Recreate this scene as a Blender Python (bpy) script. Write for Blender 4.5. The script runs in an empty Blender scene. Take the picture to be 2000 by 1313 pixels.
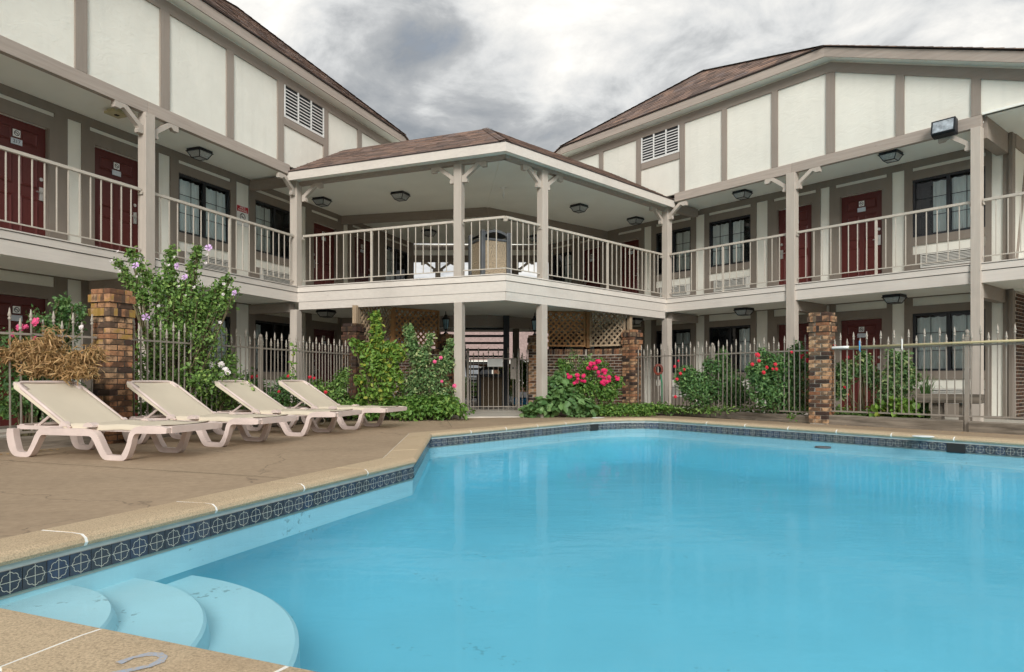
import bpy, bmesh, math, random
import numpy as np
from mathutils import Vector, Matrix, Quaternion
R = math.radians
random.seed(7)
rng = np.random.default_rng(7)
sc = bpy.context.scene
col = sc.collection

# ------------------------------------------------------------------ camera, sky, sun, exposure
FPX, HY, CH = 1310.0, 739.0, 0.75          # focal length and horizon row in the 2000 px wide photograph, eye height
cam = bpy.data.cameras.new('camera'); camo = bpy.data.objects.new('camera', cam); col.objects.link(camo)
camo.location = (0, 0, CH); camo.rotation_euler = (R(90), 0, 0)
cam.sensor_width = 36; cam.lens = FPX / 2000 * 36
cam.shift_y = (HY - 656.5) / 2000
cam.clip_start = .05; cam.clip_end = 3000
sc.camera = camo

SUN_EL, SUN_AZ = 27, 176                    # azimuth measured clockwise from +Y (the view direction)
w = bpy.data.worlds.new('World'); sc.world = w; w.use_nodes = True
nt = w.node_tree; N = nt.nodes; Lk = nt.links
N.clear()
def wn(t, **k):
    n = N.new(t)
    for a, v in k.items(): setattr(n, a, v)
    return n
out = wn('ShaderNodeOutputWorld')
sky = wn('ShaderNodeTexSky', sky_type='NISHITA', sun_disc=False, sun_elevation=R(SUN_EL), sun_rotation=R(SUN_AZ))
bg1 = wn('ShaderNodeBackground'); bg1.inputs[1].default_value = .10
bg2 = wn('ShaderNodeBackground'); bg2.inputs[1].default_value = 1.0
mixs = wn('ShaderNodeMixShader')
tc = wn('ShaderNodeTexCoord'); sep = wn('ShaderNodeSeparateXYZ'); Lk.new(tc.outputs['Generated'], sep.inputs[0])
def wmath(op, a, b=None):
    n = wn('ShaderNodeMath', operation=op)
    for i, v in enumerate((a, b)):
        if v is None: continue
        if isinstance(v, (int, float)): n.inputs[i].default_value = v
        else: Lk.new(v, n.inputs[i])
    return n.outputs[0]
zz = wmath('ADD', wmath('MAXIMUM', sep.outputs[2], 0.0), .22)
cmb = wn('ShaderNodeCombineXYZ')
Lk.new(wmath('DIVIDE', sep.outputs[0], zz), cmb.inputs[0]); Lk.new(wmath('DIVIDE', sep.outputs[1], zz), cmb.inputs[1])
cmb.inputs[2].default_value = 3.7
def wnoise(scale, detail, rough, dist, off):
    mp = wn('ShaderNodeMapping'); Lk.new(cmb.outputs[0], mp.inputs[0]); mp.inputs['Location'].default_value = off
    n = wn('ShaderNodeTexNoise'); n.inputs['Scale'].default_value = scale; n.inputs['Detail'].default_value = detail
    n.inputs['Roughness'].default_value = rough; n.inputs['Distortion'].default_value = dist
    Lk.new(mp.outputs[0], n.inputs['Vector']); return n.outputs[0]
BIGOFF = (3.23, 6.1, 0)
big = wnoise(1.35, 4, .5, .6, BIGOFF)
fine = wnoise(3.4, 10, .62, .3, (16.25, .86, 1))
tone = wmath('ADD', wmath('MULTIPLY', big, .60), wmath('MULTIPLY', fine, .40))
rmp = wn('ShaderNodeValToRGB'); Lk.new(tone, rmp.inputs[0])
cr = rmp.color_ramp; cr.elements[0].position = .38; cr.elements[0].color = (.150, .163, .178, 1)
cr.elements[1].position = .63; cr.elements[1].color = (.60, .585, .555, 1)
e = cr.elements.new(.45); e.color = (.235, .243, .25, 1)
e = cr.elements.new(.50); e.color = (.36, .365, .365, 1)
e = cr.elements.new(.56); e.color = (.47, .463, .445, 1)
Lk.new(rmp.outputs[0], bg2.inputs[0]); Lk.new(sky.outputs[0], bg1.inputs[0])
gap = wn('ShaderNodeMapRange'); Lk.new(fine, gap.inputs[0])
gap.inputs[1].default_value = .30; gap.inputs[2].default_value = .40; gap.inputs[3].default_value = .90; gap.inputs[4].default_value = 1.0
Lk.new(gap.outputs[0], mixs.inputs[0]); Lk.new(bg1.outputs[0], mixs.inputs[1]); Lk.new(bg2.outputs[0], mixs.inputs[2])
Lk.new(mixs.outputs[0], out.inputs[0])

sl = bpy.data.lights.new('sun', 'SUN'); sl.energy = 1.5; sl.angle = R(24); sl.color = (1, .975, .94)
so = bpy.data.objects.new('sun', sl); col.objects.link(so)
sdir = Vector((math.sin(R(SUN_AZ)) * math.cos(R(SUN_EL)), math.cos(R(SUN_AZ)) * math.cos(R(SUN_EL)), math.sin(R(SUN_EL))))
so.rotation_euler = sdir.to_track_quat('Z', 'Y').to_euler(); so.location = (0, -5, 20)
vs = sc.view_settings
vs.view_transform = 'Standard'; vs.look = 'None'; vs.gamma = 1; vs.use_curve_mapping = False; vs.exposure = 1.06
sc.cycles.use_denoising = True
sc.cycles.max_bounces = 8; sc.cycles.diffuse_bounces = 6; sc.cycles.glossy_bounces = 2; sc.cycles.transparent_max_bounces = 8
sc.cycles.use_adaptive_sampling = True; sc.cycles.adaptive_threshold = .03
sc.cycles.sample_clamp_indirect = 6

# ------------------------------------------------------------------ plan geometry (metres, camera above the origin, Y away)
def U(a): return Vector((math.sin(R(a)), math.cos(R(a))))
CL = Vector((-4.70, 14.70)); CR = Vector((3.88, 16.89)); PW = Vector((-.118, 12.87))
AL, AR, APL, APR = 69.4, -50.4, None, None        # rotation of wing frames (local x along the balcony, y into the building)
APL = math.degrees(math.atan2(*(PW - CL).yx)); APR = math.degrees(math.atan2(*(CR - PW).yx))
LPL = (PW - CL).length; LPR = (CR - PW).length
def fr(o, a):
    c, s = math.cos(R(a)), math.sin(R(a))
    return lambda x, y: Vector((o[0] + c * x - s * y, o[1] + s * x + c * y))
FL, FR, FPL, FPR = fr(CL, AL), fr(CR, AR), fr(CL, APL), fr(PW, APR)
def at(px, py, Y):                                   # the point seen at that place of the photograph at distance Y
    return Vector(((px - 1000) / FPX * Y, Y, CH + (HY - py) / FPX * Y))

# ------------------------------------------------------------------ materials
def mat(name): 
    m = bpy.data.materials.new(name); m.use_nodes = True
    return m, m.node_tree.nodes, m.node_tree.links, m.node_tree.nodes['Principled BSDF']
def tex(n, l, kind, coord='Object', scale=(1, 1, 1), **inp):
    t = n.new('ShaderNodeTexCoord'); mp = n.new('ShaderNodeMapping'); mp.inputs['Scale'].default_value = scale
    l.new(t.outputs[coord], mp.inputs[0]); x = n.new(kind); l.new(mp.outputs[0], x.inputs['Vector'])
    for k, v in inp.items(): x.inputs[k].default_value = v
    return x
def ramp(n, l, src, stops):
    r = n.new('ShaderNodeValToRGB'); l.new(src, r.inputs[0]); els = r.color_ramp.elements
    while len(els) > 1: els.remove(els[-1])
    els[0].position, els[0].color = stops[0][0], (*stops[0][1], 1)
    for p, c in stops[1:]:
        k = els.new(p); k.color = (*c, 1)
    return r
def bump(n, l, b, src, strength, dist=.01, prev=None):
    x = n.new('ShaderNodeBump'); x.inputs['Strength'].default_value = strength; x.inputs['Distance'].default_value = dist
    l.new(src, x.inputs['Height'])
    if prev is not None: l.new(prev, x.inputs['Normal'])
    l.new(x.outputs[0], b.inputs['Normal']); return x.outputs[0]
def mix(n, l, fac, a, b, mode='MIX'):
    m = n.new('ShaderNodeMixRGB'); m.blend_type = mode
    for i, v in enumerate((fac, a, b)):
        if isinstance(v, (int, float)): m.inputs[i].default_value = v
        elif isinstance(v, tuple): m.inputs[i].default_value = (*v, 1)
        else: l.new(v, m.inputs[i])
    return m.outputs[0]
def mul(c, k): return tuple(min(1, x * k) for x in c)

def m_plain(name, c, rough=.6, metal=0, var=.10, scale=6, bmp=.0, bscale=60, spec=.4):
    m, n, l, b = mat(name)
    t = tex(n, l, 'ShaderNodeTexNoise', scale=(scale,) * 3, Scale=1.0, Detail=5)
    l.new(ramp(n, l, t.outputs[0], [(.3, mul(c, 1 - var)), (.7, mul(c, 1 + var))]).outputs[0], b.inputs['Base Color'])
    b.inputs['Roughness'].default_value = rough; b.inputs['Metallic'].default_value = metal; b.inputs['Specular IOR Level'].default_value = spec
    if bmp:
        t2 = tex(n, l, 'ShaderNodeTexNoise', scale=(bscale,) * 3, Scale=1.0, Detail=4); bump(n, l, b, t2.outputs[0], bmp)
    return m
def m_stucco(name, c):
    m, n, l, b = mat(name)
    t = tex(n, l, 'ShaderNodeTexNoise', scale=(1.2, 1.2, .8), Scale=1.0, Detail=6, Roughness=.6)
    base = ramp(n, l, t.outputs[0], [(.3, mul(c, .92)), (.7, mul(c, 1.04))]).outputs[0]
    st = tex(n, l, 'ShaderNodeTexNoise', scale=(5.3, 4.1, .437), Scale=1.0, Detail=5)
    base = mix(n, l, ramp(n, l, st.outputs[0], [(.55, (0, 0, 0)), (.78, (.22, .22, .22))]).outputs[0], base, mul(c, .72))
    l.new(base, b.inputs['Base Color'])
    b.inputs['Roughness'].default_value = .88; b.inputs['Specular IOR Level'].default_value = .2
    t1 = tex(n, l, 'ShaderNodeTexNoise', scale=(4, 4, 7), Scale=1.0, Detail=6, Distortion=1.2)
    rr = ramp(n, l, t1.outputs[0], [(.46, (0, 0, 0)), (.54, (1, 1, 1))])
    p = bump(n, l, b, rr.outputs[0], .13, .012)
    t2 = tex(n, l, 'ShaderNodeTexNoise', scale=(70,) * 3, Scale=1.0, Detail=3); bump(n, l, b, t2.outputs[0], .2, .004, p)
    return m
def m_wood(name, c, grain=(1.2, 26, 26), rough=.75, var=.16, bmp=.35, stain=.25, rnd=.08):
    m, n, l, b = mat(name)
    t = tex(n, l, 'ShaderNodeTexNoise', scale=grain, Scale=1.0, Detail=6, Roughness=.65)
    base = ramp(n, l, t.outputs[0], [(.25, mul(c, 1 - var)), (.75, mul(c, 1 + var))]).outputs[0]
    t2 = tex(n, l, 'ShaderNodeTexNoise', scale=(.9, 1.5, 1.5), Scale=1.0, Detail=5)
    base = mix(n, l, ramp(n, l, t2.outputs[0], [(.52, (0, 0, 0)), (.8, (stain,) * 3)]).outputs[0], base, mul(c, .55))
    v = tex(n, l, 'ShaderNodeTexVoronoi', scale=(1.1, 3.3, 3.3), Scale=1.6)          # knots
    base = mix(n, l, ramp(n, l, v.outputs['Distance'], [(.0, (.6,) * 3), (.06, (0, 0, 0))]).outputs[0], base, mul(c, .45))
    oi = n.new('ShaderNodeObjectInfo'); mr = n.new('ShaderNodeMapRange'); l.new(oi.outputs['Random'], mr.inputs[0])
    mr.inputs[3].default_value = 1 - rnd; mr.inputs[4].default_value = 1 + rnd
    hs = n.new('ShaderNodeHueSaturation'); l.new(base, hs.inputs['Color']); l.new(mr.outputs[0], hs.inputs['Value'])
    l.new(hs.outputs[0], b.inputs['Base Color']); b.inputs['Roughness'].default_value = rough; b.inputs['Specular IOR Level'].default_value = .3
    bump(n, l, b, t.outputs[0], bmp, .006)
    return m
def m_pieces(name, stops, rough=.9, island=False, nscale=40, dark=.35, bmp=.4, stain=None, grain=(1, 1, 1)):
    """alike pieces whose tone differs from piece to piece"""
    m, n, l, b = mat(name)
    if island: src = n.new('ShaderNodeNewGeometry').outputs['Random Per Island']
    else: src = n.new('ShaderNodeObjectInfo').outputs['Random']
    r = ramp(n, l, src, stops); r.color_ramp.interpolation = 'LINEAR'
    t = tex(n, l, 'ShaderNodeTexNoise', scale=tuple(nscale * g for g in grain), Scale=1.0, Detail=5)
    base = mix(n, l, ramp(n, l, t.outputs[0], [(.35, (dark,) * 3), (.65, (0, 0, 0))]).outputs[0], r.outputs[0], (.03, .025, .02))
    if stain:
        t3 = tex(n, l, 'ShaderNodeTexNoise', coord='Object', scale=(9, 9, 9), Scale=1.0, Detail=4)
        add = n.new('ShaderNodeMath'); add.operation = 'ADD'; l.new(t3.outputs[0], add.inputs[0])
        sm = n.new('ShaderNodeMath'); sm.operation = 'MULTIPLY'; l.new(n.new('ShaderNodeObjectInfo').outputs['Random'], sm.inputs[0]); sm.inputs[1].default_value = .35
        l.new(sm.outputs[0], add.inputs[1])
        base = mix(n, l, ramp(n, l, add.outputs[0], [(.66, (0, 0, 0)), (.78, (.75,) * 3)]).outputs[0], base, stain)
    l.new(base, b.inputs['Base Color']); b.inputs['Roughness'].default_value = rough; b.inputs['Specular IOR Level'].default_value = .25
    bump(n, l, b, t.outputs[0], bmp, .004)
    return m
def m_leaf(name, c1, c2, c3=None, trans=.25, rough=.5):
    m, n, l, b = mat(name)
    g = n.new('ShaderNodeNewGeometry')
    st = [(0, c1), (.7, c2)] + ([(1, c3)] if c3 else [(1, mul(c2, 1.25))])
    r = ramp(n, l, g.outputs['Random Per Island'], st)
    l.new(r.outputs[0], b.inputs['Base Color']); b.inputs['Roughness'].default_value = rough; b.inputs['Specular IOR Level'].default_value = .35
    tr = n.new('ShaderNodeBsdfTranslucent'); l.new(mix(n, l, .5, r.outputs[0], (.25, .40, .05)), tr.inputs[0])
    mx = n.new('ShaderNodeMixShader'); mx.inputs[0].default_value = trans
    l.new(b.outputs[0], mx.inputs[1]); l.new(tr.outputs[0], mx.inputs[2])
    l.new(mx.outputs[0], n['Material Output'].inputs[0])
    return m
def m_glass(name, tint=(.9, .95, .95), ior=1.45):
    m, n, l, b = mat(name); n.remove(b)
    g = n.new('ShaderNodeBsdfGlossy'); g.inputs['Roughness'].default_value = .02
    t = n.new('ShaderNodeBsdfTransparent'); t.inputs[0].default_value = (*tint, 1)
    f = n.new('ShaderNodeFresnel'); f.inputs[0].default_value = ior
    x = n.new('ShaderNodeMixShader'); l.new(f.outputs[0], x.inputs[0]); l.new(t.outputs[0], x.inputs[1]); l.new(g.outputs[0], x.inputs[2])
    l.new(x.outputs[0], n['Material Output'].inputs[0]); return m

M = {}
M['cream'] = m_stucco('cream stucco', (.79, .775, .69))
M['taupe'] = m_wood('taupe painted timber', (.30, .255, .215), var=.10)
M['taupe_v'] = m_wood('taupe painted upright', (.30, .255, .215), grain=(26, 26, 1.2), var=.10)
M['trim'] = m_wood('taupe wall boards', (.235, .20, .165), grain=(8, 8, 2), var=.08, bmp=.12, stain=.15)
M['beige'] = m_wood('beige painted board', (.64, .585, .52), var=.07, bmp=.22, stain=.35)
M['beige_v'] = m_wood('beige painted post', (.47, .415, .355), grain=(22, 22, 1.4), var=.09, bmp=.55, stain=.4)
M['header'] = m_wood('weathered header beam', (.40, .34, .29), var=.16, bmp=.45, stain=.35)
M['ceiling'] = m_plain('pale ceiling paint', (.86, .87, .80), .9, var=.03, scale=1.5, bmp=.15, bscale=90)
M['rail'] = m_plain('beige railing paint', (.50, .45, .38), .45, var=.08, scale=9)
M['rail_dk'] = m_plain('fence paint', (.27, .235, .195), .5, var=.10, scale=9)
M['maroon'] = m_wood('maroon door paint', (.098, .020, .017), grain=(30, 30, 2), rough=.38, var=.12, bmp=.08, stain=.1)
M['black'] = m_plain('dark window frame', (.018, .020, .024), .4, var=.2)
M['iron'] = m_plain('black lamp metal', (.012, .014, .018), .45, var=.2)
M['void'] = m_plain('dark room', (.03, .032, .035), .9, var=.2)
M['curtain'] = m_plain('curtain cloth', (.80, .83, .80), .9, var=.05, scale=3)
M['pane'] = m_glass('window pane', (.93, .97, .97), 1.5)
M['lampglass'] = m_plain('seeded lamp glass', (.42, .44, .43), .25, var=.25, scale=40)
M['ac'] = m_plain('off white louvre', (.66, .65, .60), .55, var=.05)
M['white'] = m_plain('white paint', (.80, .80, .77), .5, var=.04)
M['plate'] = m_plain('door plate', (.52, .57, .62), .3, var=.05)
M['red'] = m_plain('red sign print', (.42, .012, .02), .5, var=.05)
M['ink'] = m_plain('black print', (.02, .02, .02), .6, var=.05)
M['chrome'] = m_plain('brushed metal', (.62, .62, .60), .28, .9, var=.05)
M['shingle'] = m_pieces('brown asphalt shingle', [(0, (.11, .082, .072)), (.25, (.27, .185, .145)), (.5, (.165, .125, .112)), (.75, (.36, .235, .175)), (1, (.23, .185, .175))], island=True, nscale=90, dark=.3, bmp=.6)
M['roofedge'] = m_plain('roof drip edge', (.05, .035, .032), .8, var=.2)
BR = [(0, (.045, .03, .026)), (.10, (.09, .05, .036)), (.16, (.34, .15, .075)), (.32, (.50, .27, .14)), (.48, (.62, .40, .23)), (.62, (.40, .18, .09)), (.74, (.58, .35, .19)), (.84, (.66, .45, .28)), (.92, (.24, .115, .07)), (1, (.05, .037, .032))]
M['brick'] = m_pieces('tan and charcoal brick', BR, nscale=22, dark=.4, bmp=.5, stain=(.03, .024, .02))
M['brick_lichen'] = m_pieces('lichened brick', BR, nscale=22, dark=.4, bmp=.5, stain=(.30, .19, .035))
M['brick_dk'] = m_pieces('sooty brick', [(0, (.03, .02, .018)), (.3, (.14, .06, .035)), (.6, (.22, .11, .06)), (.85, (.34, .19, .095)), (1, (.07, .04, .03))], nscale=30, dark=.5, bmp=.5, stain=(.012, .011, .01))
M['mortar'] = m_plain('dark mortar', (.10, .085, .07), .95, var=.3, scale=30, bmp=.3)
M['mortar_lt'] = m_plain('pale mortar', (.40, .36, .30), .95, var=.2, scale=30, bmp=.3)
M['lattice'] = m_wood('oiled lattice', (.38, .20, .085), grain=(20, 20, 2), var=.25, stain=.4, rnd=.25)
M['lattice_w'] = m_wood('weathered lattice', (.37, .275, .18), grain=(20, 20, 2), var=.25, stain=.5, rnd=.3)
M['timber'] = m_wood('weathered grey timber', (.19, .16, .125), grain=(1.5, 22, 22), var=.75, bmp=1.0, stain=.6, rough=.9)
M['lounge'] = m_plain('dusty resin frame', (.62, .51, .46), .45, var=.10, scale=5, bmp=.05)
M['sling'] = m_plain('cream sling fabric', (.60, .525, .405), .85, var=.04, scale=2.5, bmp=.12, bscale=420)
M['pebble'] = m_pieces('pebble aggregate', [(0, (.58, .45, .29)), (1, (.62, .5, .35))], nscale=62, dark=.95, bmp=1.0)
M['pebble_dk'] = m_pieces('dark pebble aggregate', [(0, (.09, .06, .035)), (1, (.10, .07, .04))], nscale=110, dark=.9, bmp=1.0)
M['plastic'] = m_plain('grey plastic', (.085, .09, .095), .4, var=.1)
M['soil'] = m_plain('garden soil', (.075, .052, .034), .95, var=.35, scale=9, bmp=.9, bscale=30)
M['asphalt'] = m_plain('asphalt', (.10, .10, .10), .9, var=.15, scale=3)
M['lot'] = m_plain('pale concrete lot', (.30, .27, .22), .95, var=.2, scale=2, bmp=.3)
M['grass'] = m_plain('lawn', (.10, .20, .04), .9, var=.3, scale=8, bmp=.6)
M['stem'] = m_plain('stem', (.12, .10, .05), .8, var=.2)
M['yellow'] = m_plain('pole paint', (.58, .49, .28), .4, var=.06)
M['green'] = m_plain('hose green', (.02, .22, .10), .5, var=.1)
M['hose'] = m_plain('hose reel red', (.16, .035, .02), .55, var=.2)
M['bluecl'] = m_plain('blue plastic', (.05, .30, .62), .5, var=.1)
M['leaf_mid'] = m_leaf('shrub leaf', (0.069, 0.141, 0.035), (0.177, 0.307, 0.073), (0.321, 0.456, 0.12))
M['leaf_dk'] = m_leaf('rose leaf', (0.045, 0.11, 0.04), (0.115, 0.232, 0.072), (0.227, 0.365, 0.123))
M['leaf_lime'] = m_leaf('lime leaf', (.10, .20, .03), (.19, .33, .06), (.36, .36, .05))
M['leaf_big'] = m_leaf('broad leaf', (0.07, 0.156, 0.05), (0.156, 0.281, 0.094), (0.25, 0.39, 0.156))
M['leaf_grey'] = m_leaf('pale rose leaf', (0.073, 0.151, 0.054), (0.179, 0.302, 0.106), (0.462, 0.504, 0.231))
M['leaf_cover'] = m_leaf('ground cover leaf', (0.055, 0.132, 0.022), (0.132, 0.264, 0.05), (0.242, 0.352, 0.077))
M['dry'] = m_leaf('dead conifer needle', (0.33, 0.187, 0.077), (0.528, 0.33, 0.149), (0.638, 0.44, 0.22), .15)
M['pink'] = m_plain('pink petal', (.72, .10, .24), .6, var=.2, scale=30)
M['hotpink'] = m_plain('hot pink petal', (.62, .012, .105), .55, var=.3, scale=30)
M['crimson'] = m_plain('red petal', (.55, .012, .035), .55, var=.3, scale=30)
M['mauve'] = m_plain('mauve petal', (.60, .40, .66), .6, var=.15, scale=30)
M['whiteflower'] = m_plain('white petal', (.78, .72, .70), .6, var=.1, scale=30)
M['tilegrout'] = m_plain('tile grout line', (.42, .42, .36), .6, var=.1)
M['tile'] = m_pieces('slate blue glazed tile', [(0, (.035, .050, .075)), (.35, (.060, .072, .085)), (.7, (.045, .068, .115)), (1, (.085, .092, .098))], rough=.22, nscale=26, dark=.35, bmp=.5)
M['caulk'] = m_plain('pale pool plaster band', (.46, .50, .48), .8, var=.12, scale=8)
M['grout'] = m_plain('white grout', (.80, .79, .74), .8, var=.08)
M['car'] = m_plain('silver car paint', (.45, .46, .47), .25, .4, var=.04)
M['tyre'] = m_plain('tyre rubber', (.02, .02, .02), .8, var=.1)

def build_ground_mats():
    m, n, l, b = mat('tan concrete deck')
    c = (.345, .255, .168)
    t = tex(n, l, 'ShaderNodeTexNoise', scale=(.55, .55, .55), Scale=1.0, Detail=8, Roughness=.62)
    base = ramp(n, l, t.outputs[0], [(.28, mul(c, .78)), (.5, c), (.74, mul(c, 1.18))]).outputs[0]
    t2 = tex(n, l, 'ShaderNodeTexNoise', scale=(16,) * 3, Scale=1.0, Detail=6, Roughness=.7)
    base = mix(n, l, .35, base, ramp(n, l, t2.outputs[0], [(.3, (.2, .14, .09)), (.7, (.48, .37, .25))]).outputs[0])
    sn = tex(n, l, 'ShaderNodeTexNoise', scale=(.35, 1.1, 1), Scale=1.0, Detail=9, Roughness=.7, Distortion=1.5)
    base = mix(n, l, ramp(n, l, sn.outputs[0], [(.50, (0, 0, 0)), (.70, (.20,) * 3)]).outputs[0], base, (.17, .13, .09))
    ck = tex(n, l, 'ShaderNodeTexVoronoi', scale=(.33, .33, .33), Scale=1.0); ck.feature = 'DISTANCE_TO_EDGE'
    wob = tex(n, l, 'ShaderNodeTexNoise', scale=(2.5,) * 3, Scale=1.0, Detail=6); vm = n.new('ShaderNodeVectorMath'); vm.operation = 'MULTIPLY_ADD'
    l.new(wob.outputs[1], vm.inputs[0]); vm.inputs[1].default_value = (.22, .22, 0); l.new(ck.inputs['Vector'].links[0].from_socket, vm.inputs[2]); l.new(vm.outputs[0], ck.inputs['Vector'])
    base = mix(n, l, ramp(n, l, ck.outputs['Distance'], [(.0, (.55,) * 3), (.0022, (0, 0, 0))]).outputs[0], base, (.09, .065, .045))
    t3 = tex(n, l, 'ShaderNodeTexVoronoi', scale=(1.7, 1.7, 1.7), Scale=1.0)
    base = mix(n, l, ramp(n, l, t3.outputs['Distance'], [(.0, (.8,) * 3), (.022, (0, 0, 0))]).outputs[0], base, (.10, .07, .05))
    l.new(base, b.inputs['Base Color']); b.inputs['Roughness'].default_value = .82; b.inputs['Specular IOR Level'].default_value = .3
    t4 = tex(n, l, 'ShaderNodeTexNoise', scale=(140,) * 3, Scale=1.0, Detail=3); bump(n, l, b, t4.outputs[0], .35, .003)
    M['deck'] = m
    m, n, l, b = mat('sandy coping stone')
    c = (.49, .38, .25)
    t = tex(n, l, 'ShaderNodeTexNoise', scale=(130,) * 3, Scale=1.0, Detail=4, Roughness=.7)
    base = ramp(n, l, t.outputs[0], [(.30, mul(c, .55)), (.5, c), (.70, mul(c, 1.3))]).outputs[0]
    t2 = tex(n, l, 'ShaderNodeTexNoise', scale=(2,) * 3, Scale=1.0, Detail=5)
    base = mix(n, l, ramp(n, l, t2.outputs[0], [(.45, (0, 0, 0)), (.75, (.35,) * 3)]).outputs[0], base, (.36, .25, .15))
    l.new(base, b.inputs['Base Color']); b.inputs['Roughness'].default_value = .9; b.inputs['Specular IOR Level'].default_value = .2
    bump(n, l, b, t.outputs[0], .7, .004)
    M['coping'] = m
    m, n, l, b = mat('pale concrete walk')
    c = (.50, .46, .39)
    t = tex(n, l, 'ShaderNodeTexNoise', scale=(2,) * 3, Scale=1.0, Detail=8, Roughness=.65)
    l.new(ramp(n, l, t.outputs[0], [(.3, mul(c, .75)), (.7, mul(c, 1.15))]).outputs[0], b.inputs['Base Color']); b.inputs['Roughness'].default_value = .9
    M['concrete'] = m
    def plaster(name, c, spot):
        m, n, l, b = mat(name)
        t = tex(n, l, 'ShaderNodeTexNoise', scale=(.7, .7, .7), Scale=1.0, Detail=6, Roughness=.55)
        base = ramp(n, l, t.outputs[0], [(.3, mul(c, .93)), (.7, mul(c, 1.05))]).outputs[0]
        v = tex(n, l, 'ShaderNodeTexNoise', scale=(26,) * 3, Scale=1.0, Detail=2)
        t5 = tex(n, l, 'ShaderNodeTexNoise', scale=(2.2,) * 3, Scale=1.0, Detail=2)
        mm = n.new('ShaderNodeMath'); mm.operation = 'MULTIPLY'; l.new(v.outputs[0], mm.inputs[0]); l.new(t5.outputs[0], mm.inputs[1])
        base = mix(n, l, ramp(n, l, mm.outputs[0], [(.41, (0, 0, 0)), (.46, (spot,) * 3)]).outputs[0], base, mul(c, .55))
        l.new(base, b.inputs['Base Color']); b.inputs['Roughness'].default_value = .8
        return m
    M['basin'] = plaster('blue pool plaster', (.225, .60, .72), .55)
    M['step'] = plaster('step and light-painted wall plaster', (.45, .71, .77), .8)  # also on the pool wall, where the paleness is painted-in light
    # water: clear surface with gentle ripples
    m, n, l, b = mat('pool water'); n.remove(b)
    t = tex(n, l, 'ShaderNodeTexNoise', scale=(1.6, 4.2, 1), Scale=1.0, Detail=3, Roughness=.5, Distortion=.6)
    t2 = tex(n, l, 'ShaderNodeTexNoise', scale=(9, 22, 1), Scale=1.0, Detail=2)
    b1 = n.new('ShaderNodeBump'); b1.inputs['Strength'].default_value = .09; b1.inputs['Distance'].default_value = .05; l.new(t.outputs[0], b1.inputs['Height'])
    b2 = n.new('ShaderNodeBump'); b2.inputs['Strength'].default_value = .05; b2.inputs['Distance'].default_value = .012; l.new(t2.outputs[0], b2.inputs['Height']); l.new(b1.outputs[0], b2.inputs['Normal'])
    g = n.new('ShaderNodeBsdfGlossy'); g.inputs['Roughness'].default_value = .015; l.new(b2.outputs[0], g.inputs['Normal'])
    tr = n.new('ShaderNodeBsdfTransparent'); tr.inputs[0].default_value = (.93, .985, 1, 1)
    f = n.new('ShaderNodeFresnel'); f.inputs[0].default_value = 1.065; l.new(b2.outputs[0], f.inputs['Normal'])
    x = n.new('ShaderNodeMixShader'); l.new(f.outputs[0], x.inputs[0]); l.new(tr.outputs[0], x.inputs[1]); l.new(g.outputs[0], x.inputs[2])
    l.new(x.outputs[0], n['Material Output'].inputs[0])
    va = n.new('ShaderNodeVolumeAbsorption'); va.inputs[0].default_value = (.30, .80, .93, 1); va.inputs[1].default_value = .20
    l.new(va.outputs[0], n['Material Output'].inputs[1]); M['water'] = m
build_ground_mats()

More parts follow.
